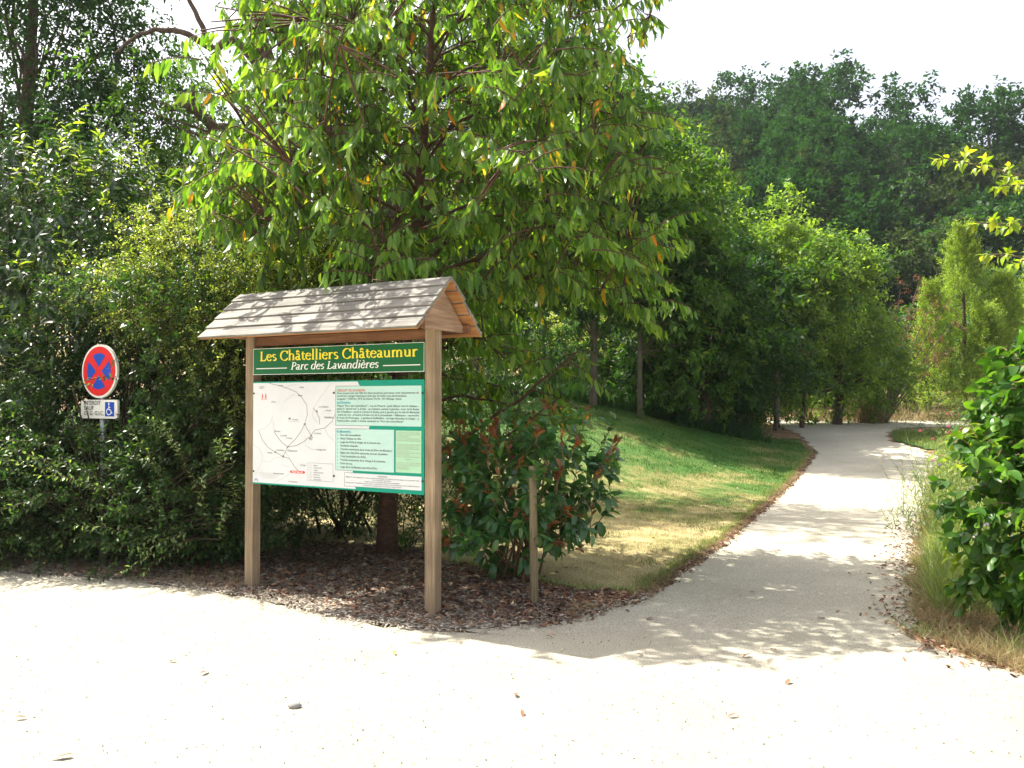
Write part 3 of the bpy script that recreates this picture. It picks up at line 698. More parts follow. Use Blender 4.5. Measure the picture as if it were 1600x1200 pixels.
m.build('location_marker', M['red_ink'], pan); m = MB()
for (u, v) in ((.1047, .097), (.1414, .0956)):       # two walkers with packs
    poly(m, [(u-.002, v), (u+.006, v), (u+.006, v+.009), (u-.002, v+.009)], 2.1)
    line(m, [(u+.002, v+.011), (u, v+.030)], .010, 2.2); line(m, [(u, v+.028), (u-.008, v+.052)], .004, 2.3)
    line(m, [(u, v+.028), (u+.008, v+.052)], .004, 2.45); line(m, [(u+.002, v+.014), (u+.012, v+.026)], .003, 2.6); line(m, [(u+.013, v+.02), (u+.013, v+.052)], .002, 2.75)
m.build('walkers_symbol', M['red_ink'], pan)
m = MB(); tx(m, 'Vous êtes ici', .4947, .7295, .018, .115, .0005, 'CENTER'); m.build('lettering', M['white_ink'], pan)
m = MB()
line(m, [(.042+.016*math.cos(t), .812+.013*math.sin(t)) for t in np.linspace(R(-200), R(20), 9)], .006, 2); m.build('emblem', M['blue_sign'], pan)
for u, v in ((.013,.0962),(.013,.737),(.8700,.0947),(.8735,.7387),(1.7075,.0989),(1.7075,.74)):
    m = MB(); m.prism([(PX+u+.0075*math.cos(i*.785), VT-v+.0075*math.sin(i*.785)) for i in range(8)], 'y', yf-.0075, yf-.001); m.build('screw', M['black'], pan)

# ------------------------------------------------------------------ road sign in the hedge
sg = empty('road_sign', (-3.92, 7.90, -.13), R(-28), 'round red and blue no stopping sign with disabled parking plate, sunk in the hedge', 'road sign')
m = MB(); m.prism([(.028*math.cos(i*.524), .045+.028*math.sin(i*.524)) for i in range(12)], 'z', -.3, 2.0); m.build('pole', M['steel'], sg, smooth=True)
def disc(r, n=48, cx=0, cz=1.80): return [(cx+r*math.cos(2*math.pi*i/n), cz+r*math.sin(2*math.pi*i/n)) for i in range(n)]
m = MB(); m.prism(disc(.236), 'y', -.002, .022); rim = m.build('sign_disc', M['sign_white'], sg, .002)
m = MB(); m.prism(disc(.216), 'y', -.0045, -.0022); m.build('red_ring', M['red_sign'], rim)
m = MB()
for a0 in (45, 135, 225, 315):
    o = .030; c45 = math.cos(R(a0+45)), math.sin(R(a0+45)); ctr = (c45[0]*o*1.2, 1.8+c45[1]*o*1.2)
    pts = [ctr]
    for i in range(9):
        t = R(a0+13 + (90-26)*i/8); pts.append((.158*math.cos(t), 1.8+.158*math.sin(t)))
    m.prism(pts[::-1], 'y', -.0065, -.0047)
m.build('blue_field', M['blue_sign'], rim)
m = MB(); pw, ph, pz, q = .245, .082, 1.468, .018
m.prism([(sx*(pw-q)+q*math.cos(R(a)), pz+sz*(ph-q)+q*math.sin(R(a))) for sx, sz, a0 in ((1,1,0),(-1,1,90),(-1,-1,180),(1,-1,270)) for a in (a0, a0+30, a0+60, a0+90)], 'y', -.002, .02)
pl = m.build('sign_plate', M['sign_white'], sg, .0015)
m = MB()
for s, z in (('INTERDIT', 1.505), ('SAUF', 1.460), ('G.I.G. G.I.C.', 1.415)): put_text(m, -.0045, s, .052, -.20, z, 'LEFT', {'INTERDIT': .225, 'SAUF': .13}.get(s, .27), .0004)
m.build('lettering', M['black'], pl)
m = MB(); m.prism([(.085, 1.406), (.205, 1.406), (.205, 1.53), (.085, 1.53)], 'y', -.004, -.0022); bl = m.build('pictogram_field', M['blue_sign'], pl)
m = MB()
def wl(pts, w, y):
    for i in range(len(pts)-1):
        (a, b), (c, d) = pts[i], pts[i+1]; q_ = math.hypot(c-a, d-b) or 1; nx, nz = -(d-b)/q_*w/2, (c-a)/q_*w/2
        yy = y - .0001*(i % 3)
        m.add([(a+nx, yy, b+nz), (a-nx, yy, b-nz), (c-nx, yy, d-nz), (c+nx, yy, d+nz)], [(0, 1, 2, 3)])
wl(arc(.138, 1.447, .03, .028, 110, 370, 14), .008, -.0048); wl([(.137, 1.50), (.139, 1.465), (.163, 1.462), (.174, 1.435), (.184, 1.438)], .009, -.0055); wl([(.138, 1.485), (.158, 1.483)], .007, -.0062)
m.add([(.137+.009*math.cos(t), -.0048, 1.514+.009*math.sin(t)) for t in np.linspace(0, 6.28, 13)[:-1]], [tuple(range(12))])
m.build('wheelchair_symbol', M['white_ink'], bl)

sg.scale = (1.085, 1.085, 1.085)

# ------------------------------------------------------------------ left hedge and shrubs
def z0(x, y): return float(h(x, y))
shrub('laurel_hedge', 'tall dark glossy laurel with yellow-green shoot tips at the left edge', 'hedge', (-6.2, 9.9, 0),
      [((-6.6, 9.9, 1.7), (2.3, 1.25, 1.9)), ((-6.7, 9.9, 3.1), (1.9, 1.2, 1.45)), ((-5.3, 9.9, 2.9), (1.25, 1.1, 1.5)), ((-4.7, 9.6, 3.0), (1.0, .95, 1.15)), ((-4.9, 9.8, 1.5), (1.3, 1.1, 1.5)), ((-3.9, 9.6, 1.7), (1.1, .7, 1.2))],
      [dict(n=1500, lo=.5, hi=.95, len=(.25, .5), K=11, leaf=.125, aspect=.33, tm=TM, droop=.35, splay=60, hang=.35, up=.2),
       dict(n=850, lo=.85, hi=1.02, len=(.3, .55), K=13, leaf=.125, aspect=.33, tm=TM, droop=.1, splay=58, hang=.3, up=.6, jit=.45),
       dict(n=520, lo=.9, hi=1.05, len=(.3, .5), K=11, leaf=.115, aspect=.33, tm=TM, droop=.0, splay=52, hang=.1, up=1.4, jit=.35, tip=True)],
      M['laurel'], stems=22, tip=M['laurel_tip'], stem_r=.03, seed=3)
shrub('hedge_shrub', 'dark small-leaved shrub with pale arching twigs surrounding the round road sign', 'hedge', (-3.7, 8.4, 0),
      [((-4.1, 8.45, 1.15), (1.15, .75, 1.2)), ((-3.1, 8.15, 1.3), (1.0, .75, 1.35)), ((-3.8, 7.85, .68), (.95, .55, .64)), ((-4.8, 8.1, .6), (.9, .5, .65)), ((-2.85, 7.75, .75), (.7, .55, .8)), ((-5.0, 8.65, .8), (1.1, .7, .9)), ((-3.3, 8.3, 2.0), (1.1, .75, .95)), ((-6.2, 8.9, .75), (1.2, .6, .8))],
      [dict(n=3400, lo=.6, hi=.97, len=(.12, .3), K=12, leaf=.057, aspect=.5, tm=TS, droop=.2, splay=60, hang=.1),
       dict(n=2700, lo=.85, hi=1.04, len=(.18, .36), K=14, leaf=.057, aspect=.48, tm=TS, droop=.2, splay=58, up=.35),
       dict(n=150, lo=.86, hi=1.0, len=(.55, .85), K=30, leaf=.043, aspect=.46, tm=TM, droop=.35, splay=55, up=.55, out=.9, jit=.4)],
      M['hedge'], stems=26, stem_r=.02, seed=5, zmin=.12)
# the long sprays that stand out of it towards the gravel
def sprays(name, label, loc, items, leaf, mat, K=26, group=None, aspect=.46, category='shrub', droop=.25, mat2=None):
    root = empty(name, loc, 0, label, category, group)
    B = np.array([i[0] for i in items], float); D = np.array([i[1] for i in items], float); Ln = np.linalg.norm(D, axis=1)
    LV, Q = shoots(B, D, Ln, K, leaf, aspect, TM, droop=droop, splay=58, hang=0, t0=.05, tipscale=.75)
    mesh_np('foliage', LV[0], LV[1], mat, root)
    TV = tubes(Q, np.linspace(.006, .002, 4)[None].repeat(len(Q), 0), 4)
    base = np.array(loc); t = np.linspace(0, 1, 6)[None, :, None]
    mid = (base+B)/2 + UP*.15
    Pl = base*(1-t)**2 + 2*mid[:, None]*t*(1-t) + B[:, None]*t**2
    V, T = cat([TV, tubes(Pl, np.linspace(.014, .006, 6)[None].repeat(len(B), 0), 5)])
    mesh_np('stems', V, T, M['twig_dark'], root, smooth=True)
def bunch(items, n, j, s=.85):
    r = np.random.default_rng(n); out = []
    for (b, d) in items:
        for _ in range(n):
            out.append((np.array(b)+r.normal(size=3)*j, np.array(d)*r.uniform(s-.25, s+.15)+r.normal(size=3)*.06))
    return out
sprays('arching_shrub', 'loose arching shrub with pale glossy twigs in front of the hedge, below the road sign', (-3.9, 8.1, .02),
       bunch([((-4.1, 7.6, .95), (-.75, -.25, .35)), ((-3.5, 7.5, .75), (-.6, -.35, .45)), ((-3.2, 7.45, .55), (-.65, -.3, .2)), ((-2.9, 7.3, .9), (-.22, -.3, .6)), ((-2.75, 7.25, .55), (.1, -.25, .65)),
              ((-2.75, 7.15, .35), (-.5, -.25, -.05)), ((-2.45, 7.1, .5), (.1, -.15, .5)), ((-4.3, 7.7, .55), (-.5, -.3, .05)), ((-2.4, 7.15, 1.1), (-.05, -.12, .4)), ((-4.9, 8.0, .9), (-.5, -.3, .25)), ((-2.7, 7.6, 1.5), (-.1, -.3, .5)), ((-3.2, 7.6, 1.2), (.05, -.3, .5)), ((-5.6, 8.2, .5), (-.2, -.35, .35))], 4, .11), .052, M['arching'], 26)
sprays('sign_twigs', 'leafy twigs growing across the face of the round road sign', (-3.75, 7.75, .3),
       [((-4.10, 8.0, 1.52), (-.12, -.35, .36)), ((-4.20, 7.95, 1.66), (.30, -.22, .12)), ((-3.70, 8.1, 2.05), (-.02, -.4, -.1)), ((-3.62, 8.05, 2.12), (-.10, -.36, -.15)), ((-4.2, 7.9, 1.40), (.16, -.16, .14)), ((-3.6, 8.0, 1.85), (-.03, -.32, .12)),
        ((-4.3, 7.95, 1.30), (.18, -.18, .14)), ((-3.85, 8.05, 2.24), (.12, -.24, -.16)), ((-4.3, 8.0, 1.55), (-.05, -.14, .25)), ((-3.66, 8.0, 1.7), (.02, -.3, .2))], .038, M['arching'], 13)
shrub('golden_shrub', 'yellow-green small-leaved shrub billowing over the hedge left of the board roof', 'shrub', (-3.0, 8.6, 0),
      [((-3.15, 8.35, 2.72), (.95, .7, .66)), ((-2.6, 8.15, 2.15), (.7, .55, .65)), ((-2.1, 8.5, 2.55), (.75, .6, .7)), ((-2.55, 7.75, 1.85), (.35, .3, .5))],
      [dict(n=2300, lo=.6, hi=1.0, len=(.1, .28), K=13, leaf=.04, aspect=.5, tm=TS, droop=.35, splay=60, hang=.2),
       dict(n=1100, lo=.85, hi=1.08, len=(.18, .38), K=16, leaf=.04, aspect=.48, tm=TS, droop=.6, splay=55, up=.6)],
      M['golden'], stems=14, seed=9)
shrub('shade_shrub', 'dark shrub in the shade directly behind the information board', 'shrub', (-1.9, 9.4, .05),
      [((-2.0, 9.3, .9), (1.1, .7, 1.05)), ((-1.0, 9.9, 1.35), (1.15, .7, 1.1)), ((-2.6, 9.4, 1.7), (.9, .6, 1.0))],
      [dict(n=2600, lo=.5, hi=1.0, len=(.14, .34), K=11, leaf=.06, aspect=.42, tm=TS, droop=.3, splay=60, hang=.2)],
      M['hedge'], stems=16, seed=12, zmin=.1)
shrub('trunk_sapling', 'small bright green sapling right of the dark cherry trunk', 'shrub', (-.95, 8.5, 0),
      [((-.92, 8.5, .35), (.28, .25, .38))],
      [dict(n=60, lo=.3, hi=1.0, len=(.14, .3), K=10, leaf=.065, aspect=.4, tm=TM, droop=.2, splay=60, up=.5)], M['tree_mid'], stems=8, stem_r=.008, seed=14, zmin=.06)

# ------------------------------------------------------------------ cherry tree with hanging leaves
ch = empty('cherry_tree', (-1.26, 8.42, 0), 0, 'large cherry tree with drooping pointed leaves, some orange, rising behind the board', 'tree')
r2 = np.random.default_rng(21)
tz = np.array([-.2, .05, .5, 1.0, 1.6, 2.3, 3.0, 3.8, 4.6, 5.4, 6.2]); 
tx_ = np.array([-1.26, -1.26, -1.25, -1.22, -1.15, -1.05, -.98, -.92, -.85, -.8, -.75]); ty_ = np.array([8.42, 8.42, 8.42, 8.40, 8.36, 8.33, 8.32, 8.3, 8.3, 8.3, 8.3])
Tp = np.stack([tx_, ty_, tz], 1); trr = np.interp(tz, [-.2, .05, .4, 1.5, 3, 6.2], [.15, .115, .095, .085, .06, .02])
parts = [tubes(Tp[None], trr[None], 12)]
tw_B, tw_D, tw_L = [], [], []; cherry_limbs = []
NL = 60
for i in range(NL):
    q = i/(NL-1); hz = 1.45 + 4.5*q
    az = i*2.399 + r2.normal()*.2
    ln = np.interp(q, [0, .3, .6, 1], [2.0, 2.6, 2.55, 1.5])*r2.uniform(.85, 1.1)
    d = np.array([math.cos(az), math.sin(az)*(.5 if math.sin(az) > 0 else .8), 0])
    if hz < 2.4: ln *= .62
    if d[0] < -.2: ln *= .84
    if d[0] > .3 : ln *= 1.04
    s0 = np.array([np.interp(hz, tz, tx_), np.interp(hz, tz, ty_), hz])
    el = np.interp(q, [0, 1], [.38, .9])
    t = np.linspace(0, 1, 11)[:, None]
    path = s0 + d*ln*t + UP*(ln*(el*t - (el+.10-.25*q)*t**2.2))
    path = path + np.cumsum(r2.normal(size=(11, 3))*.028, 0)*(t > .05)
    cherry_limbs.append(path[3:])
    parts.append(tubes(path[None], (np.linspace(1, .18, 11)*np.interp(q, [0, 1], [.026, .014]))[None], 6))
    m_ = int(ln/.1)
    for j in range(m_):
        tj = .2 + .8*(j+r2.uniform(0, .6))/m_; p = np.array([np.interp(tj, t[:, 0], path[:, a]) for a in range(3)])
        fw = unit(d*.55 + np.cross(d, UP)*(1 if j % 2 else -1)*r2.uniform(.4, 1.1) + UP*r2.uniform(-.15, .55))
        tw_B.append(p); tw_D.append(fw); tw_L.append(r2.uniform(.35, .75)*(1.1-.45*tj))
# two low limbs that reach right beyond the board
for s0, e0, rr in (((-1.2, 8.38, .95), (.6, 7.9, 2.0), .03), ((-1.1, 8.35, 1.85), (-.1, 7.7, 2.95), .034), ((-.6, 8.2, 1.2), (.5, 8.0, 1.62), .02)):
    s0 = np.array(s0); e0 = np.array(e0); t = np.linspace(0, 1, 11)[:, None]
    path = s0 + (e0-s0)*t + UP*(.18*np.sin(3.14*t)) * (-1) + np.cumsum(r2.normal(size=(11, 3))*.018, 0)
    parts.append(tubes(path[None], (np.linspace(1, .3, 11)*rr)[None], 7))
    for j in range(11):
        tj = .4+.6*j/10; p = np.array([np.interp(tj, t[:, 0], path[:, a]) for a in range(3)])
        tw_B.append(p); tw_D.append(unit(np.array([r2.uniform(-.2, 1), r2.uniform(-1, 1), r2.uniform(-.4, .3)]))); tw_L.append(r2.uniform(.3, .55))
tw_B = np.array(tw_B); tw_D = np.array(tw_D); tw_L = np.array(tw_L)
lim_pts = np.concatenate([np.array(l_) for l_ in cherry_limbs])
fb_, fd_ = blob_points([((-.80, 8.2, 4.0), (2.5, 1.6, 2.45)), ((.1, 8.0, 3.2), (1.55, 1.1, 1.2)), ((-2.25, 7.35, 4.2), (1.0, .75, 1.3)), ((-1.7, 8.0, 3.2), (1.1, 1.0, .9))], 1000, .55, 1.0, .16, 4)
k_ = (fb_[:, 2] > 2.45+.25*np.abs(fb_[:, 0]+.3)) & (fb_[:, 0] > -2.75); fb_, fd_ = fb_[k_], fd_[k_]
dd_ = np.linalg.norm(fb_[:, None]-lim_pts[None], axis=2); near_ = lim_pts[dd_.argmin(1)]
t_ = np.linspace(0, 1, 5)[None, :, None]; mid_ = (fb_+near_)/2+UP*.06
parts.append(tubes(near_[:, None]*(1-t_)**2+2*mid_[:, None]*t_*(1-t_)+fb_[:, None]*t_**2, np.linspace(.011, .006, 5)[None].repeat(len(fb_), 0), 4))
tw_B = np.concatenate([tw_B, fb_]); tw_D = np.concatenate([tw_D, unit(fd_*.8+rnd(len(fb_), .5)+UP*.25)]); tw_L = np.concatenate([tw_L, rng.uniform(.25, .55, len(fb_))])
k_ = (tw_B[:, 0] > -2.75+.25*np.sin(tw_B[:, 2]*3)) & (tw_B[:, 1] < 9.35); tw_B, tw_D, tw_L = tw_B[k_], tw_D[k_], tw_L[k_]
LV, Q = shoots(tw_B, tw_D, tw_L, 13, .152, .31, TM, droop=.28, splay=48, hang=2.3, t0=.12, zup=.15, lvar=.28, tipscale=.85)
parts.append(tubes(Q, np.linspace(.007, .0025, 4)[None].repeat(len(Q), 0), 4))
mesh_np('crown', LV[0], LV[1], M['cherry'], ch, smooth=True)
V, T = cat([p for p in parts]); mesh_np('trunk', V, T, M['bark_red'], ch, smooth=True)

# ------------------------------------------------------------------ magnolia and its stake
shrub('magnolia_bush', 'magnolia bush with big glossy leaves and bronze tips beside the right post', 'bush', (.1, 7.25, 0),
      [((.08, 7.2, .78), (.60, .5, .50)), ((.44, 7.1, .84), (.42, .42, .44)), ((-.25, 7.25, .78), (.4, .4, .5)), ((.0, 7.1, .45), (.45, .4, .35)), ((.12, 6.62, .72), (.24, .2, .2))],
      [dict(n=210, lo=.5, hi=.98, len=(.10, .2), K=8, leaf=.135, aspect=.46, tm=TO, droop=.1, splay=58, hang=.15, up=.35, t0=.35, amp=.15),
       dict(n=40, lo=.97, hi=1.06, len=(.16, .28), K=8, leaf=.12, aspect=.44, tm=TO, droop=.0, splay=40, hang=0, up=1.1, t0=.5, amp=.15),
       dict(n=85, lo=.98, hi=1.16, len=(.14, .30), K=5, leaf=.085, aspect=.44, tm=TO, droop=.0, splay=34, hang=0, up=1.5, t0=.5, tip=True, amp=.15)],
      M['magnolia'], twig='twig', stems=34, tip=M['bronze'], stem_r=.012, seed=31, zmin=.2)
st = empty('wooden_stake', (.17, 6.36, 0), 0, 'round wooden stake standing in the litter in front of the magnolia bush', 'stake')
P_ = np.array([[0, 0, -.2], [.0, 0, 0], [-.004, 0, .35], [-.010, 0, .7], [-.014, 0, 1.045], [-.014, 0, 1.05]]) + np.array([.17, 6.36, 0])
V, T = tubes(P_[None], np.array([[.034, .034, .032, .031, .030, .002]]), 14); mesh_np('shaft', V, T, M['stake_wood'], st, smooth=False)
LV, Q = shoots(np.array([[.13, 6.42, .1+.12*i] for i in range(5)])+rnd(5, .03), rnd(5)+UP*2, .18, 12, .018, .6, TS)
V, T = LV; mesh_np('ivy', V, T, M['hedge'], st)

# ------------------------------------------------------------------ right hand climber and overhanging branch
shrub('climbing_vine', 'bright green broad-leaved climber covering the right foreground edge', 'bush', (3.75, 5.6, 0),
      [((3.60, 5.5, .72), (.50, .48, .66)), ((3.62, 5.5, 1.5), (.40, .4, .70)), ((4.1, 5.5, 1.1), (.6, .5, 1.0))],
      [dict(n=900, lo=.5, hi=.98, len=(.1, .22), K=9, leaf=.102, aspect=.60, tm=TO, droop=.5, splay=60, hang=.75, up=.1, zup=.3, amp=.12),
       dict(n=230, lo=.92, hi=1.04, len=(.1, .2), K=9, leaf=.098, aspect=.60, tm=TO, droop=.3, splay=58, hang=.5, up=.5, zup=.4, amp=.12),
       dict(n=26, lo=.98, hi=1.08, len=(.2, .35), K=10, leaf=.08, aspect=.6, tm=TO, droop=.1, splay=58, hang=.3, up=.9, tip=True, amp=.12)],
      M['vine'], twig='twig', stems=18, tip=M['laurel_tip'], stem_r=.012, seed=41, zmin=.1)
ov = empty('roadside_tree', (5.3, 5.9, 0), 0, 'tree at right edge with yellow-green leafy branch tips hanging into view', 'tree')
tz = np.linspace(-.2, 5.2, 9); Tp = np.stack([5.3+.1*np.sin(tz), 5.9+.05*tz, tz], 1); parts = [tubes(Tp[None], np.linspace(.11, .03, 9)[None], 8)]
Bs, Ds, Ls = [], [], []
for s0, e0 in (((5.3, 5.9, 2.3), (2.58, 4.95, 3.0)), ((5.3, 5.9, 2.2), (2.8, 5.0, 2.62)), ((5.3, 5.9, 2.6), (2.9, 4.9, 2.82)), ((5.3, 5.9, 1.9), (2.95, 5.1, 2.45)), ((5.3, 6.0, 3), (4.0, 5.2, 3.0)), ((5.3, 5.9, 3.4), (4.6, 5.4, 4.3)), ((5.3, 5.9, 3), (5.9, 6.8, 4.2)), ((5.3, 5.9, 3), (6.2, 5.2, 3.9))):
    s0 = np.array(s0); e0 = np.array(e0); t = np.linspace(0, 1, 9)[:, None]
    path = s0+(e0-s0)*t + UP*.16*np.sin(3.14*t)
    parts.append(tubes(path[None], np.linspace(.022, .004, 9)[None], 5))
    for j in range(18):
        tj = .42+.56*j/17; Bs.append([np.interp(tj, t[:, 0], path[:, a]) for a in range(3)]); dd = unit(e0-s0)
        Ds.append(dd + np.cross(dd, UP)*(.9 if j % 2 else -.9) + rng.normal(size=3)*.15); Ls.append(rng.uniform(.14, .34)*(1.35-tj))
LV, Q = shoots(np.array(Bs), np.array(Ds), np.array(Ls), 9, .058, .62, TM, droop=.15, splay=60, hang=.1, zup=2.5)
parts.append(tubes(Q, np.linspace(.003, .0012, 4)[None].repeat(len(Q), 0), 3))
mesh_np('crown', LV[0], LV[1], M['yellow'], ov)
V, T = cat(parts); mesh_np('trunk', V, T, M['bark_grey'], ov, smooth=True)

# ------------------------------------------------------------------ trees behind the hedge, upper left
tree('dark_tree', 'tall dark tree with dense ivy-green foliage in the top left corner', (-8.6, 14.6, .2), 9.0, .2,
     [((-.3, 0, 7.0), (2.6, 1.7, 2.9)), ((1.0, 0, 4.8), (1.1, 1.1, 1.5)), ((.0, 0, 9.5), (2.0, 1.6, 1.8)), ((-1.4, 0, 4.0), (1.4, 1.2, 2.0)), ((1.7, 0, 7.4), (.7, .8, 1.3))],
     330, 14, 12, .11, .5, M['tree_dark'], M['bark'], .55, seed=51, lo=.2)
tree('leafy_tree', 'mid-green maple-like tree seen between the laurel and the big forked tree', (-5.6, 15.0, .3), 6.2, .13,
     [((.0, 0, 4.6), (1.5, 1.2, 1.5)), ((1.3, 0, 5.5), (1.2, 1.1, 1.1)), ((-.6, 0, 5.9), (.7, .9, .7)), ((.3, 0, 3.0), (1.8, 1.0, 1.2))],
     160, 14, 12, .10, .55, M['tree_mid'], M['bark'], .5, seed=53, lo=.2)
big = empty('forked_tree', (-2.9, 13.0, .2), 0, 'large old tree with two thick forked trunks and crooked boughs behind the cherry', 'tree')
parts = []
def limb(pts, r0, r1, sides=9):
    P0 = np.array(pts, float); n = len(P0); t = np.linspace(0, n-1, n*4)
    Q0 = np.stack([np.interp(t, np.arange(n), P0[:, a]) for a in range(3)], 1)
    k = np.array([.25, .5, .25])
    for _ in range(3): Q0[1:-1] = .25*Q0[:-2]+.5*Q0[1:-1]+.25*Q0[2:]
    Q0[1:-1] += r2.normal(size=Q0[1:-1].shape)*r1*.5
    parts.append(tubes(Q0[None], np.linspace(r0, r1, len(Q0))[None], sides)); return Q0
limb([(-2.9,13,-.1),(-2.9,13,1.5),(-3.0,13,2.6),(-3.3,13,4.0),(-3.55,13,5.2),(-3.85,13,6.5),(-4.2,13,8.4),(-4.5,13,10.5)], .34, .10, 12)
limb([(-2.95,13,2.4),(-2.4,13.1,3.6),(-1.75,13.1,4.8),(-1.35,13.1,6.2),(-1.2,13.2,7.8),(-.9,13.3,10)], .27, .10, 12)
limb([(-1.6,13.1,5.3),(-.9,13,6.2),(-.4,12.9,7.0),(.3,12.9,7.8)], .12, .04)
limb([(-3.6,13,5.4),(-4.1,12.8,5.75),(-4.5,12.6,5.65),(-4.85,12.5,6.0),(-5.2,12.4,5.95)], .13, .05)
limb([(-4.5,12.6,5.65),(-4.75,12.4,5.9),(-4.8,12.4,6.3)], .07, .03)
limb([(-3.9,13,6.7),(-4.3,12.8,7.2),(-4.6,12.7,6.9),(-5.0,12.6,7.2),(-5.6,12.5,7.15),(-6.0,12.5,6.8)], .08, .02)
limb([(-4.6,12.7,6.9),(-4.9,12.7,7.6),(-5.3,12.7,8.2)], .05, .02)
limb([(-3.7,13,6),(-3.1,12.8,6.8),(-2.8,12.7,7.6)], .07, .02)
bl = [((-2.6,13,7.6),(2.4,1.4,1.6)),((-.6,13,7.2),(1.6,1.3,1.9)),((-4.9,12.8,5.9),(1.3,1.0,.75)),((-1.9,13,5.4),(2.2,1.1,1.5)),((.6,13,6.0),(1.2,1.0,1.3)),((-5.6,12.8,4.7),(1.1,.9,.9)),((-3.2,13,4.0),(1.6,1,1.2))]
C, D = blob_points(bl, 210, .25, 1.0, .3, 5)
B = np.repeat(C, 10, 0)+rnd(len(C)*10, .2)
LV, Q = shoots(B, unit(rnd(len(B)))+UP*.1+np.repeat(D, 10, 0)*.5, rng.uniform(.25, .55, len(B)), 10, .105, .42, TS, droop=.3, splay=58, hang=.45)
mesh_np('crown', LV[0], LV[1], M['tree_mid'], big)
t = np.linspace(0, 1, 8)[None, :, None]
st_ = np.stack([np.interp(C[:, 2]*.8, [0, 3, 6, 9], [-2.9, -2.9, -2.7, -2.6]), np.full(len(C), 13.0), C[:, 2]*.8], 1)
sel = rng.permutation(len(C))[:60]; mid = (st_+C)/2+rnd(len(C), .3)
Pl = (st_[:, None]*(1-t)**2+2*mid[:, None]*t*(1-t)+C[:, None]*t**2)[sel]
parts.append(tubes(Pl, np.linspace(.035, .008, 8)[None].repeat(len(sel), 0), 5))
V, T = cat(parts); mesh_np('trunk', V, T, M['bark'], big, smooth=True)

# ------------------------------------------------------------------ row of trees beyond the lawn
def at(x, y): return (x, y, z0(x, y)-.03)
tree('deciduous_tree', 'slender tree with pale trunk just right of the board, beyond the lawn', at(-.9, 19.2), 5.5, .12,
     [((0,0,4.6),(2.0,1.4,2.3)),((.9,0,3.0),(1.3,1.1,1.2))], 90, 12, 11, .14, .45, M['tree_mid'], M['bark_grey'], .6, seed=61)
tree('deciduous_tree', 'dark tree in the middle of the gap right of the cherry branches', at(1.85, 19.0), 6.2, .085,
     [((0,0,5.2),(2.0,1.4,2.6)),((1.1,0,3.6),(1.4,1.1,1.4)),((-.9,0,3.0),(1.2,1,.9))], 110, 12, 11, .13, .45, M['tree_dark'], M['bark_grey'], .6, seed=62)
tree('deciduous_tree', 'broad tree with thin grey trunk at the top of the lawn, mid-green crown', at(2.85, 18.6), 6.0, .06,
     [((.1,0,4.9),(1.8,1.3,2.2)),((1.3,0,3.4),(1.5,1.1,1.6)),((.1,.3,2.6),(1.2,1,1.0)),((1.4,.5,1.6),(1.2,.9,1.2))], 170, 12, 11, .12, .45, M['tree_mid'], M['bark_grey'], .55, seed=63)
tree('deciduous_tree', 'very dark dense tree reaching down to the grass right of the grey trunk', at(4.6, 20.0), 5.6, .13,
     [((0,0,3.3),(1.8,1.3,1.7)),((.3,0,1.9),(1.6,1.1,1.5)),((-1.3,0,1.3),(.9,.9,.9))], 170, 13, 11, .115, .45, M['tree_dark'], M['bark'], .55, seed=64, lo=.25)
tree('deciduous_tree', 'pale green airy tree with twin forked trunks at the path bend', at(7.15, 22.6), 5.4, .08,
     [((.0,0,4.1),(1.6,1.3,1.6)),((-.4,0,5.3),(1.0,1,.8)),((.9,0,3.1),(1.3,1.1,1.1)),((-1.1,0,3.3),(1.1,1,1.0))], 130, 13, 11, .115, .5, M['tree_pale'], M['bark_grey'], .5, seed=65)
tree('deciduous_tree', 'thin leaning tree with reddish trunk at the path bend, beside the twin-trunked one', at(8.15, 23.4), 4.6, .06,
     [((.3,0,3.8),(1.2,1.1,1.5)),((.9,0,4.6),(.9,.9,.8))], 70, 12, 11, .11, .5, M['tree_mid'], M['bark_red'], .45, seed=66, lean=(.4, 0))
tree('deciduous_tree', 'rounded bright-topped tree with dark foliage to the ground at end of path', at(9.6, 24.6), 4.6, .13,
     [((.0,0,3.7),(1.55,1.2,1.6)),((-.6,0,1.7),(1.5,1.1,1.6)),((.7,0,1.6),(1.3,1.1,1.5)),((.2,0,4.8),(.9,.9,.75))], 190, 13, 11, .11, .5, M['tree_pale'], M['bark'], .5, seed=67, lo=.3)
tree('deciduous_tree', 'dark tree filling the gap left of the twin-trunked tree', at(5.9, 21.6), 4.8, .10,
     [((0,0,3.4),(1.2,1.1,1.4)),((.1,0,1.7),(1.1,.9,1.4))], 150, 13, 11, .115, .45, M['tree_dark'], M['bark'], .5, seed=68, lo=.25)
tree('deciduous_tree', 'lighter green tree rising above the row, right of the cherry crown', at(3.9, 24.5), 7.0, .14,
     [((.1,0,5.9),(2.1,1.4,2.1)),((1.4,0,4.4),(1.4,1.2,1.3)),((-.7,0,7.2),(1.1,1,1.0))], 130, 13, 11, .13, .5, M['tree_pale'], M['bark'], .6, seed=69)
def low(name, label, cat_, x, y, bl, n, leaf, mat, asp=.4, seed=1, ln=(.2, .45), **k):
    g = z0(x, y)
    return shrub(name, label, cat_, (x, y, g-.03), [((x+b[0], y+b[1], g+b[2]), r) for b, r in bl], [dict(n=n, lo=.5, hi=1.03, len=ln, K=10, leaf=leaf, aspect=asp, tm=TS, droop=.3, splay=58, hang=.15, **k)], mat, stems=10, seed=seed, zmin=g+.02)
low('bramble_thicket', 'dark low thicket under the trees above the lawn', 'thicket', .5, 19.9, [((0,0,.7),(1.5,.8,.8)), ((-2.0,0,.6),(1.2,.7,.6))], 420, .09, M['tree_dark'], seed=71)
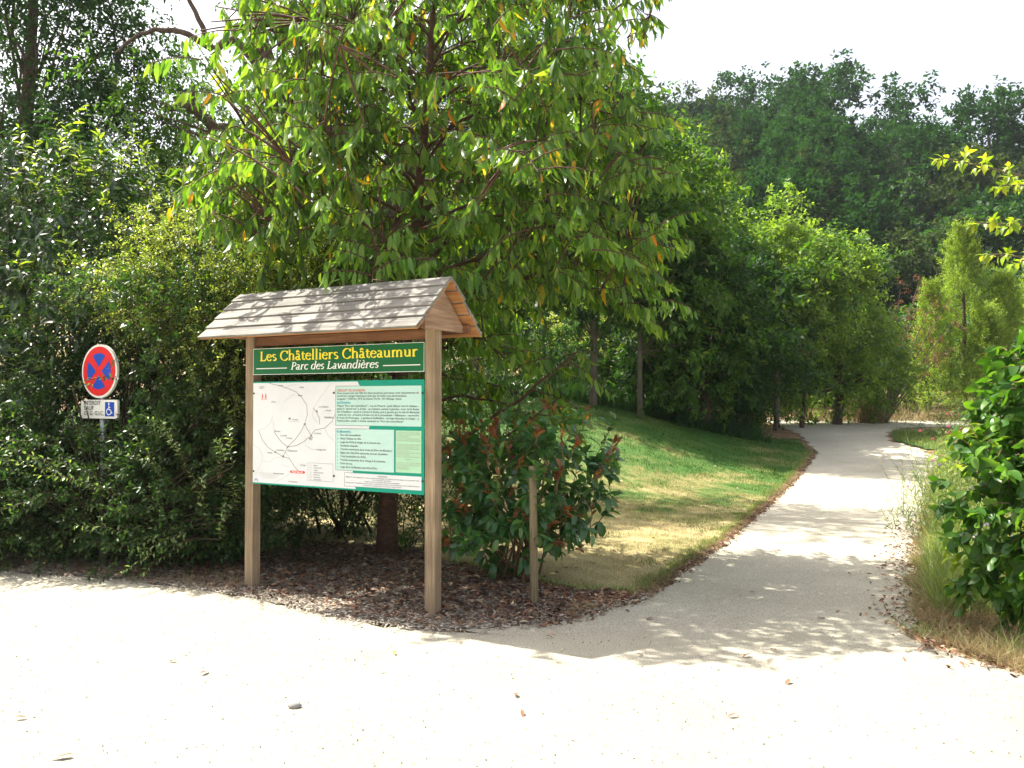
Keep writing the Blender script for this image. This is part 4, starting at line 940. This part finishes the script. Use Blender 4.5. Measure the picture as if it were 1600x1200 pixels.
low('bramble_thicket', 'dark undergrowth between the grey trunk and the twin-trunked tree', 'thicket', 4.0, 20.2, [((0,0,.8),(1.3,.8,.9)), ((1.6,0.3,.9),(1.2,.8,1.0))], 520, .09, M['tree_dark'], seed=72)
low('bramble_thicket', 'tall dark thicket closing the gaps behind the row of slender trunks', 'thicket', 3.2, 22.6, [((-3.2,.2,1.0),(1.6,.7,1.2)), ((-.8,0,1.2),(1.7,.7,1.4)), ((1.4,.2,1.3),(1.6,.7,1.5)), ((3.4,1.2,1.2),(1.5,.7,1.4)), ((-5.0,.2,1.3),(1.6,.7,1.5)), ((4.8,2.2,1.2),(1.4,.7,1.4))], 3200, .13, M['tree_dark'], seed=78)
low('bramble_thicket', 'dark bushes meeting the path where it bends out of sight', 'thicket', 10.0, 27.6, [((-2.2,-.6,.8),(1.3,.7,1.1)), ((-.2,0,1.0),(1.5,.7,1.3)), ((2.2,.2,1.1),(1.6,.7,1.4))], 1300, .13, M['tree_dark'], seed=79)
low('verge_shrub', 'small pale green fern-like shrub at the far edge of the lawn', 'shrub', 5.75, 20.9, [((0,0,.2),(.55,.45,.35))], 130, .09, M['tree_pale'], .25, seed=73)
low('verge_shrub', 'brown and green undergrowth at the foot of the twin-trunked tree', 'shrub', 7.0, 23.9, [((0,0,.6),(1.3,.6,.8))], 300, .09, M['golden'], .3, seed=74)
low('background_hedge', 'bright sunlit bushes glimpsed between the trunks behind the lawn', 'hedge', -.8, 26.0, [((0,0,1.2),(2.6,.8,1.3)), ((4.5,1,1.0),(2.4,.8,1.2))], 900, .10, M['golden'], seed=75)
low('hedgerow', 'long dark hedgerow closing the view at the far end of the path', 'hedge', 13.0, 30.5, [((-1.5,-2,1.6),(2.4,1.2,2.3)), ((2,-1,1.4),(2.6,1.2,1.9)), ((6,-1,1.3),(3.0,1.2,1.7)), ((10,-1,1.4),(3,1.2,1.7))], 1900, .13, M['tree_dark'], seed=76, ln=(.3, .6))
low('background_hedge', 'grey-green willowy bush above the row of trees', 'shrub', 9.2, 33.0, [((0,0,4.3),(2.1,1.4,3.2)), ((-1.8,0,3.6),(1.6,1.2,2.8))], 900, .15, M['grey_leaf'], .22, seed=77, ln=(.3, .7))
# golden cypress and its neighbour
def cypress(label, x, y, H, Rr, n, mat, seed, lobes=()):
    g = z0(x, y); root = empty('cypress_tree', (x, y, g-.03), 0, label, 'tree')
    def one(cx, cy, hh, rr, n):
        u = rng.uniform(0, 1, n)**.75; az = rng.uniform(0, 6.28, n)
        rad = rr*(1-u)**.8*(.66+.34*np.sin(az*3+u*13))*rng.uniform(.35, 1.0, n)+.04
        B = np.stack([cx+np.cos(az)*rad, cy+np.sin(az)*rad, g+.1+u*hh], 1)
        D = np.stack([np.cos(az), np.sin(az), 1.15+1.6*u], 1)
        return B, D
    bs = [one(x, y, H, Rr, n)] + [one(x+a, y+b, c, d, int(n*.6)) for a, b, c, d in lobes]
    B = np.concatenate([b[0] for b in bs]); D = np.concatenate([b[1] for b in bs])+rnd(sum(len(b[0]) for b in bs), .22)
    LV, Q = shoots(B, D, rng.uniform(.25, .75, len(B)), 16, .11, .22, TS, droop=.25, splay=42, hang=0, up_curl=.0)
    mesh_np('crown', LV[0], LV[1], mat, root)
    V, T = tubes(np.array([[[x, y, g-.2], [x+.03, y, g+H*.5], [x, y, g+H*.96]]]), np.array([[.11, .06, .01]]), 8); mesh_np('trunk', V, T, M['bark_red'], root, smooth=True)
cypress('golden-green cypress with tall pointed tip right of the path end', 14.4, 26.5, 5.9, 2.0, 1500, M['cypress'], 81, [(-1.2, -.4, 4.0, 1.1), (1.2, -.2, 4.4, 1.3), (.2, -.9, 3.2, 1.3)])
cypress('broader golden-green cypress partly hidden by the climber at right', 17.2, 27.0, 4.6, 2.1, 1300, M['cypress'], 82, [(-1.1, .1, 3.9, 1.0), (1.2, .2, 4.0, 1.1)])
# rust coloured dying shrub
rs = empty('dead_shrub', (11.3, 25.2, z0(11.3, 25.2)), 0, 'dying rust-brown shrub with bare pale twigs beside the golden cypress', 'shrub')
g = z0(11.3, 25.2); tipsP = np.array([[12.6, 24.9, g+3.6], [12.2, 24.9, g+4.2], [13.1, 24.8, g+2.9], [13.0, 24.7, g+2.2], [11.9, 24.9, g+3.4], [12.5, 24.7, g+1.9], [11.6, 24.8, g+4.0], [12.9, 24.7, g+3.5]])
t = np.linspace(0, 1, 8)[None, :, None]; b0 = np.array([11.3, 25.2, g-.05]); mid = (b0+tipsP)/2+UP*.4
Pl = b0*(1-t)**2+2*mid[:, None]*t*(1-t)+tipsP[:, None]*t**2
Bs = np.concatenate([Pl[:, 4:].reshape(-1, 3)]*5)+rnd(len(tipsP)*20, .08)
LV, Q = shoots(Bs, np.array([.5, 0, .5])+rnd(len(Bs), .6), .38, 10, .075, .35, TS, droop=.4, splay=50, hang=.4)
mesh_np('foliage', LV[0], LV[1], M['rust'], rs)
V, T = cat([tubes(Pl, np.linspace(.03, .008, 8)[None].repeat(len(Pl), 0), 5), tubes(Q, np.linspace(.006, .003, 4)[None].repeat(len(Q), 0), 3)]); mesh_np('stems', V, T, M['bark_grey'], rs, smooth=True)

# ------------------------------------------------------------------ wooded hillside
def proto(mat, seed, Hh, Rr, n=125, leaf=.40):
    global rng
    rng = np.random.default_rng(seed)
    lob = [((0, 0, Hh*.62), (Rr, Rr*.9, Hh*.34))] + [((math.cos(a)*Rr*.6, math.sin(a)*Rr*.6, Hh*rng.uniform(.4, .78)), (Rr*.55, Rr*.55, Hh*.19)) for a in rng.uniform(0, 6.28, 7)] + [((0, 0, Hh*.86), (Rr*.55, Rr*.5, Hh*.15))]
    return tree('hillside_tree', 'x', (0, 0, -500), Hh*.8, Hh*.02, lob, n, 11, 8, leaf, .62, mat, M['bark'], Rr*.21, seed=seed, lo=.62, hang=.1, upb=.2, amp=.22)
protos = [proto(M['hill_a'], 101, 11, 5.2), proto(M['hill_b'], 102, 10, 4.6), proto(M['hill_a'], 103, 13, 5.0), proto(M['tree_dark'], 104, 9, 4.4), proto(M['grey_leaf'], 105, 8, 4.0, 120)]
pdata = [(p, list(p.children)) for p in protos]
def plant(k, x, y, s, label, group='trees covering the hillside', rz=0.0, sz=1.0, name='hillside_tree'):
    p, ch_ = pdata[k]
    r_ = p.copy(); r_.name = name; col.objects.link(r_)
    r_.location = (x, y, z0(x, y)-.2); r_.scale = (s, s, s*sz); r_.rotation_euler = (0, 0, rz)
    tag(r_, label, 'tree', group)
    for c in ch_:
        d = c.copy(); d.name = c.name.split('.')[0]; col.objects.link(d); d.parent = r_
    return r_
rh = np.random.default_rng(77)
HL = 'one of the similar rounded dark green trees covering the slope below the skyline'
HB = 'one of the similar dark bluish trees at the foot of the wooded hill'
for row, (yy, n, s) in enumerate([(40, 9, .62), (47, 10, .8), (55, 11, .9), (64, 12, 1.0), (74, 13, 1.05), (84, 13, .88)]):
    for i in range(n):
        px = -.02 + (i+rh.uniform(-.25, .25))/(n-1)*.78
        x = px*yy; y = yy+rh.uniform(-3, 3)
        if px > .3 and yy == 40: k = 3
        else: k = int(rh.choice([0, 0, 1, 2, 3, 1]))
        plant(k, x, y, s*rh.uniform(.8, 1.12), HB if yy < 50 else HL, 'dark trees at the foot of the hill' if yy < 50 else 'trees covering the hillside', rh.uniform(0, 6.28), rh.uniform(.9, 1.1))
plant(2, 25.0, 84, 1.22, 'largest round-topped tree on the skyline, left half of the twin summit', None, .5)
plant(0, 31.0, 83, 1.42, 'largest round-topped tree on the skyline, right half of the twin summit', None, 2.0)
plant(1, 12.0, 84, 1.35, 'skyline tree nearest the cherry crown, slightly lighter and hazy', None, 1.0)
plant(0, 16.5, 85, 1.22, 'skyline tree just left of the twin summit, merging with its neighbours', None, 4.0)
plant(2, 20.5, 86, 1.08, 'skyline tree filling the dip directly left of the twin summit', None, 5.0)
plant(1, 48, 84, .98, 'open see-through tree standing up alone at the right end of the skyline', None, 3.3, 1.25)
for p, ch_ in pdata:
    for c in ch_: bpy.data.objects.remove(c)
    bpy.data.objects.remove(p)
rng = np.random.default_rng(9)

# ------------------------------------------------------------------ flower border on the right
def plant_bed(name, label, cat_, x, y, n, hh, mat, spread=.2, bloom=None, nb=4, group=None, leaf=.05, seed=1, asp=.14):
    g = z0(x, y); root = empty(name, (x, y, g), 0, label, cat_, group)
    B = np.array([x, y, g]) + np.concatenate([rng.normal(size=(n, 2))*spread*.5, np.zeros((n, 1))], 1)
    D = UP*1.0 + np.concatenate([rng.normal(size=(n, 2))*.28, np.zeros((n, 1))], 1)
    Ln = rng.uniform(.6, 1.0, n)*hh
    LV, Q = shoots(B, D, Ln, 18, leaf, asp, TS, droop=.08, splay=42, hang=0, t0=.05)
    mesh_np('foliage', LV[0], LV[1], mat, root)
    V, T = tubes(Q, np.linspace(.0035, .0018, 4)[None].repeat(len(Q), 0), 3); mesh_np('stems', V, T, M['weed'], root)
    if bloom:
        for i in range(nb):
            c = Q[i, -1] + UP*.01; k = 11; az = np.arange(k)*2*np.pi/k
            Yd = np.stack([np.cos(az), np.sin(az), np.full(k, .35)], 1)
            V, T = leaves(np.repeat(c[None], k, 0), Yd, np.repeat(UP[None], k, 0), .034, .02, TS)
            V2, T2 = leaves(np.repeat(c[None]+UP*.008, k, 0), Yd+UP*.6, np.repeat(UP[None], k, 0), .024, .016, TS)
            V, T = cat([(V, T), (V2, T2)]); mesh_np('bloom', V, T, bloom, root)
fb = [(4.95, 9.3, .55, 'weed', None, 'feathery weed at the path edge, nearest the climber'), (5.5, 10.0, .75, 'weed', 'pink', 'low pink-flowered plant next to the climber'), (5.75, 11.2, .95, 'weed', None, 'tall feathery fennel-like plant in the border'),
      (6.5, 12.0, 1.2, 'weed', 'pink', 'tall feathery plant with pink blooms above the path edge'), (7.2, 12.6, 1.35, 'weed', None, 'tallest feathery light green plant of the border'), (7.4, 13.6, 1.3, 'weed', 'pink', 'plant topped with crimson blooms at the end of the border'),
      (8.2, 14.0, 1.35, 'weed', 'pink', 'crimson-topped plant just behind the climber'), (8.9, 15.2, 1.2, 'weed', 'lilac', 'lilac-flowered plant at the far end of the border'), (6.2, 10.4, .9, 'weed', 'lilac', 'green plant with one lilac bloom beside the climber'), (4.4, 7.6, .5, 'weed', 'lilac', 'small weedy plant at the foot of the climber')]
for i, (x, y, hh, mt, blm, lab) in enumerate(fb):
    plant_bed('flower_plant', lab, 'flower', x+.1, y, 85, hh, M[mt], .6, M[blm] if blm else None, 12, 'flowering plants along the right path edge', .085, i, .15)
low('border_bush', 'dark green bush behind the flower border at the right', 'shrub', 12.8, 19.5, [((0,0,.6),(2.2,.8,.9)), ((3,0,.9),(2.2,.8,1.2))], 600, .09, M['tree_mid'], seed=91)
low('border_bush', 'leafy light green growth behind the climber at the right edge', 'shrub', 6.6, 9.2, [((0,0,.7),(1.1,.8,.9)), ((1.4,.8,.9),(1.1,.8,1.2))], 500, .07, M['tree_pale'], seed=92)
low('silver_bush', 'silvery grey-leaved plant on the island where the path forks', 'shrub', 10.9, 20.4, [((0,0,.35),(.9,.6,.4)), ((1.1,0.3,.4),(.8,.5,.45))], 260, .08, M['grey_leaf'], .25, seed=93)

# ------------------------------------------------------------------ ground cover (uncountable)
def inside_lawn(n, xa, xb, ya, yb_, wt=None):
    x = rng.uniform(xa, xb, n); y = rng.uniform(ya, yb_, n)
    k = (y > ylow(x)-.04) & (y < np.interp(x, [-9, 4, 7.0], [19.5, 19.2, 20.6])) & (x < xe(y)-.12)
    return x[k], y[k]
def blades(name, pts, hgt, wid, mat, lean=.35, dz=0.0):
    n = len(pts); az = rng.uniform(0, 6.28, n)
    Zd = np.stack([np.cos(az), np.sin(az), np.zeros(n)], 1)
    Yd = UP + rnd(n, lean)*np.array([1, 1, .3])
    tuft = 1 + (.55*np.sin(pts[:, 0]*5.1+np.sin(pts[:, 1]*3.7)*1.7)*np.sin(pts[:, 1]*4.3+pts[:, 0]*1.9) + .35*np.sin(pts[:, 0]*17+pts[:, 1]*13))*.8
    V, T = leaves(pts, Yd, Zd, hgt*np.clip(tuft, .35, 2.2)*rng.uniform(.5, 1.2, n), wid*rng.uniform(.7, 1.3, n), TB)
    o = mesh_np(name, V, T, mat); o['kind'] = 'stuff'; return o
P0 = []
for n, a, b, w in ((150000, 6.4, 9.6, 1), (110000, 9.6, 14, 1), (60000, 14, 21, 1)):
    x, y = inside_lawn(n, -1.5, 7.2, a, b); P0.append(np.stack([x, y, h(x, y)], 1))
for p_, hh, w in zip(P0, (.028, .032, .05), (.0035, .005, .010)): blades('grass', p_, hh, w, M['blade'])
x, y = inside_lawn(26000, -1, 7, 6.6, 17); c_ = np.sin(x*2.3+1.3*np.sin(y*1.7))*np.sin(y*2.1+x) > .45; x, y = x[c_], y[c_]
blades('clover', np.stack([x, y, h(x, y)], 1), .05, .012, M['tree_mid'], .9)
x, y = inside_lawn(420, -1, 7, 6.6, 17); P_ = np.stack([x, y, h(x, y)+.03], 1); az = rng.uniform(0, 6.28, len(x))
V, T = leaves(P_, np.stack([np.cos(az), np.sin(az), .2*np.ones(len(x))], 1), UP+rnd(len(x), .3), .06, .028, TM); o = mesh_np('leaf_litter', V, T, M['dead']); o['kind'] = 'stuff'
# rougher rim of the lawn by the path and the mulch
x = rng.uniform(-.6, 6.6, 9000); y = ylow(x)+rng.normal(size=9000)*.10; blades('rough_grass', np.stack([x, y, h(x, y)], 1), .06, .005, M['weed'], .6)
x = rng.uniform(.4, 6.9, 16000); y = np.interp(x, LX[1:-2], LY[1:-2])+rng.normal(size=16000)*.10+.16; blades('dry_grass', np.stack([x, y, h(x, y)], 1), .045, .005, M['straw'], .9)
# right hand verge: dry grass and weeds between path and climber
y = 4.7+11*rng.uniform(0, 1, 26000)**1.3; x = np.interp(y, RY, RX)+np.abs(rng.normal(size=26000))*.36-.05; k = rng.uniform(size=len(x)) < .55+.45*np.sin(y*5+x*3); x, y = x[k], y[k]; blades('dry_grass', np.stack([x, y, h(x, y)], 1), .11, .005, M['straw'], 1.2)
y = 6.0+12*rng.uniform(0, 1, 22000); x = np.interp(y, RY, RX)+.12+np.abs(rng.normal(size=22000))*.5; blades('weeds', np.stack([x, y, h(x, y)], 1), .26, .007, M['weed'], .45)
x = rng.uniform(2.6, 6, 7000); y = np.interp(x, BX, BY)+.02+np.abs(rng.normal(size=7000))*.4; k = np.sin(x*9+y*4)+np.sin(y*11-x*5) > -.4; x, y = x[k], y[k]; blades('dry_grass', np.stack([x, y, h(x, y)], 1), .08, .005, M['straw'], 1.4)
x = rng.uniform(2.6, 6, 1800); y = np.interp(x, BX, BY)+.0+np.abs(rng.normal(size=1800))*.22; k = np.sin(x*9+y*4)+np.sin(y*11-x*5) > -.9; x, y = x[k], y[k]; blades('weeds', np.stack([x, y+.2, h(x, y)], 1), .16, .006, M['weed'], .9)
y = rng.uniform(18.8, 22.2, 9000); x = np.interp(y, RY, RX)+.15+rng.uniform(0, 3.5, 9000); blades('verge_grass', np.stack([x, y, h(x, y)], 1), .16, .012, M['weed'], .4)
y = rng.uniform(24.2, 27, 5000); x = rng.uniform(9.3, 16, 5000); k = y > 25.6; x, y = x[k], y[k]; blades('verge_grass', np.stack([x, y, h(x, y)], 1), .5, .015, M['straw'], .3)
x = rng.normal(size=900)*.25+10.9; y = rng.normal(size=900)*.2+25.3; blades('straw_clump', np.stack([x, y, h(x, y)], 1), .9, .012, M['straw'], .3)
x = rng.uniform(-7, 6, 30000); y = 19.2+rng.uniform(0, 4.5, 30000); k = x < xe(y); x, y = x[k], y[k]; blades('undergrowth', np.stack([x, y, h(x, y)], 1), .30, .03, M['tree_dark'], .6)
# leaf litter and wood chips on the bed
def litter(name, x, y, sz, asp, mat, tm=TM, dz=.012, flat=.35):
    n = len(x); az = rng.uniform(0, 6.28, n); P = np.stack([x, y, h(x, y)+dz+rng.uniform(0, .012, n)], 1)
    V, T = leaves(P, np.stack([np.cos(az), np.sin(az), rng.normal(size=n)*flat*.5], 1), UP+rnd(n, flat), sz*rng.uniform(.6, 1.3, n), sz*asp*rng.uniform(.7, 1.3, n), tm)
    o = mesh_np(name, V, T, mat); o['kind'] = 'stuff'; return o
def bedpts(n, a, b, f=1.0):
    x = rng.uniform(a, b, n); lo_ = np.interp(x, BX, BY); lo_ = np.where(x > -.52, np.interp(x, [-.52,.22,.61,1.07],[5.62,5.78,6.12,6.62]), lo_)
    y = lo_ + (ytop(x)-lo_)*rng.uniform(0, 1, n)**f; return x, y
x, y = bedpts(9000, -3.4, 1.0, .9); k = y > np.interp(x, BX, BY)+.22+rng.normal(size=len(x))*.20; litter('leaf_litter', x[k], y[k], .062, .42, M['dead'], flat=.55)
x, y = bedpts(34000, -4.5, 1.05, 1.6); y = y-np.abs(rng.normal(size=len(y)))*.10*(rng.uniform(size=len(y)) < .3); litter('wood_chips', x, y, .045, .16, M['chip'], TS, .010)
x, y = bedpts(5000, -3.4, 1.0, 1.0); litter('leaf_litter', x, y, .032, .5, M['dead'], flat=.7)
x, y = bedpts(900, -3.6, 1.0, 1.3); litter('twig_litter', x, y, .13, .035, M['chip'], TS, .02, .15)
x, y = bedpts(5000, -8, -3.2, 1.0); litter('leaf_litter', x, y, .06, .4, M['dead'], flat=.55)
x = rng.uniform(-8, -2.2, 5000); y = np.interp(x, BX, BY)+np.abs(rng.normal(size=5000))*.35; blades('dry_grass', np.stack([x, y, h(x, y)], 1), .07, .004, M['straw'], 1.0)
x = rng.uniform(2.6, 6, 1800); y = np.interp(x, BX, BY)+.05+rng.normal(size=1800)*.17; k = (x > 2.75) | (y > 5.1); litter('leaf_litter', x[k], y[k], .05, .4, M['dead'], flat=.6)
y = 4.8+6*rng.uniform(0, 1, 1500); x = np.interp(y, RY, RX)+rng.normal(size=1500)*.16; litter('leaf_litter', x, y, .05, .4, M['dead'])
x = rng.uniform(.2, 6.8, 2600); y = np.interp(x, LX[1:-2], LY[1:-2])+rng.normal(size=2600)*.09+.05; litter('leaf_litter', x, y, .05, .4, M['dead'])
# loose grit on the gravel
n = 22000; y = 2.4+rng.uniform(0, 1, n)**1.5*6.5; x = (rng.uniform(-.75, .75, n))*y
k = (y < np.interp(x, BX, BY)+.02) | ((x > xe(y)-.05) & (x < np.interp(y, RY, RX)+.05) & (y > 5)); x, y = x[k], y[k]; n = len(x)
oc = np.array([[1,0,0],[-1,0,0],[0,1,0],[0,-1,0],[0,0,1],[0,0,-1.]]); of = np.array([[0,2,4],[2,1,4],[1,3,4],[3,0,4],[2,0,5],[1,2,5],[3,1,5],[0,3,5]])
sz = rng.uniform(.0012, .0036, n)*rng.choice([1, 1, 1, 1, 1.7], n); V = np.stack([x, y, h(x, y)+.005], 1)[:, None] + oc[None]*sz[:, None, None]*rng.uniform(.6, 1.3, (n, 6, 1))
M['grit'] = leaf_mat('grit', [(0.0, G(.27,.25,.20)), (0.3, G(.37,.345,.275)), (1.0, G(.58,.54,.45))], tmul=(1,1,1), trans=.0, rough=.9)
o = mesh_np('grit', V.reshape(-1, 3), ((np.arange(n)*6)[:, None, None]+of[None]).reshape(-1, 3), M['grit']); o['kind'] = 'stuff'
n = 420; y = 2.6+rng.uniform(0, 1, n)**1.3*6; x = rng.uniform(-.72, .62, n)*y; k = (y < np.interp(x, BX, BY)-.02) | ((x > xe(y)) & (x < np.interp(y, RY, RX)) & (y > 5)); litter('debris', x[k], y[k], .017, .4, M['dead'], TM, .007)
# single leaves and one stone lying on the gravel
lf = [(-3.14,5.03,'brown'),(-2.41,4.06,'brown'),(-1.98,4.94,'brown'),(-1.9,3.64,'big'),(.05,4.15,'brown'),(1.45,5.06,'brown'),(1.62,5.13,'brown'),(1.1,4.1,'brown'),(.75,5.06,'dark'),(1.9,6.7,'brown'),(1.53,4.6,'brown'),(.02,4.35,'brown'),(2.15,5.9,'dark'),(1.0,5.9,'dark'),(2.4,6.1,'brown'),(-.72,5.12,'yellow'),(-1.75,4.7,'brown'),(3.2,4.4,'brown'),(2.6,4.1,'brown'),(1.8,8.2,'brown'),(.95,7.35,'yellow'),(1.6,9.3,'yellow'),(2.1,11.1,'yellow')]
M['leafy'] = leaf_mat('yellow_fallen_leaf', [(0, G(.5,.36,.04)), (1, G(.55,.42,.06))], tmul=(1,1,1), trans=.1)
for i, (x, y, kd) in enumerate(lf):
    az = rng.uniform(0, 6.28); P = np.array([[x, y, z0(x, y)+.016]])
    s = .085 if kd == 'big' else rng.uniform(.05, .075)
    V, T = leaves(P, np.array([[math.cos(az), math.sin(az), .1]]), np.array([[.1, .2, 1]]), s, s*.45, TM)
    o = mesh_np('fallen_leaf', V, T, M['leafy'] if kd == 'yellow' else M['dead'], loc=(x, y, z0(x, y)))
    tag(o, {'yellow': 'single yellow fallen leaf', 'big': 'largest curled brown leaf at the bottom left of the gravel', 'dark': 'dark brown leaf lying on the shaded gravel', 'brown': 'small curled brown leaf lying on the pale gravel'}[kd], 'leaf', 'fallen leaves scattered over the gravel')
stn = MB(); n = 10
vs = []
for j, (rr, zz) in enumerate(((.030, 0), (.036, .012), (.026, .025), (.008, .031))):
    for i in range(n): a = i*2*math.pi/n; k = 1+.15*math.sin(a*2+j)+.1*math.sin(a*3); vs.append((rr*k*math.cos(a)*1.15, rr*k*math.sin(a)*.8, zz))
fs = [(j*n+i, j*n+(i+1) % n, (j+1)*n+(i+1) % n, (j+1)*n+i) for j in range(3) for i in range(n)] + [tuple(range(3*n, 4*n)), tuple(range(n))[::-1]]
stn.add(vs, fs); o = stn.build('stone', M['stone'], smooth=True); o.location = (-1.095, 4.22, .0); o.scale = (.8, .8, .9)
tag(o, 'small grey stone alone on the bright gravel in the foreground', 'stone')

# ------------------------------------------------------------------ air, light, camera
HAZE = .0003
if HAZE:
    m, nt, N, L, out = new_mat('haze_air'); v = N.new('ShaderNodeVolumePrincipled'); v.inputs['Density'].default_value = HAZE
    v.inputs['Color'].default_value = (.85, .93, 1.0, 1); v.inputs['Anisotropy'].default_value = .3; L.new(v.outputs[0], out.inputs['Volume'])
    hb = MB(); hb.box(-270, 310, -70, 340, -1.6, 75); o = hb.build('haze', m); o['kind'] = 'stuff'
SUN_EL, SX, SY = R(58), -.88, .475
w = bpy.data.worlds.new('World'); scene.world = w; w.use_nodes = True
nt = w.node_tree; bg = nt.nodes['Background']
sky = nt.nodes.new('ShaderNodeTexSky'); sky.sky_type = 'NISHITA'; sky.sun_disc = False; sky.sun_elevation = SUN_EL
sky.sun_rotation = math.atan2(SX, SY)
sky.air_density = .7; sky.dust_density = 8.0; sky.ozone_density = 1.0
mixc = nt.nodes.new('ShaderNodeMix'); mixc.data_type = 'RGBA'; mixc.inputs['Factor'].default_value = .5   # even white added to whiten the sky, no actual cloud layer
mixc.inputs['B'].default_value = (2.9, 2.9, 2.95, 1); nt.links.new(sky.outputs[0], mixc.inputs['A'])
nt.links.new(mixc.outputs['Result'], bg.inputs[0]); bg.inputs[1].default_value = .15
sd = bpy.data.lights.new('sun', 'SUN'); sd.energy = 4.6; sd.angle = R(.55); sd.color = (1, .95, .85)
so = bpy.data.objects.new('sun', sd); col.objects.link(so)
dvec = Vector((-SX*math.cos(SUN_EL), -SY*math.cos(SUN_EL), -math.sin(SUN_EL)))
so.rotation_euler = dvec.to_track_quat('-Z', 'Y').to_euler(); so.location = (-10, 8, 30)
cd = bpy.data.cameras.new('camera'); cd.sensor_width = 36; cd.lens = 36*1300/1600; cd.clip_end = 800; cd.clip_start = .05
co = bpy.data.objects.new('camera', cd); col.objects.link(co); co.location = (0, 0, 1.55); co.rotation_euler = (R(91.1), 0, 0)
scene.camera = co
scene.view_settings.view_transform = 'Standard'; scene.view_settings.look = 'None'; scene.view_settings.exposure = 1.6
scene.cycles.max_bounces = 10; scene.cycles.transparent_max_bounces = 8; scene.cycles.volume_bounces = 0
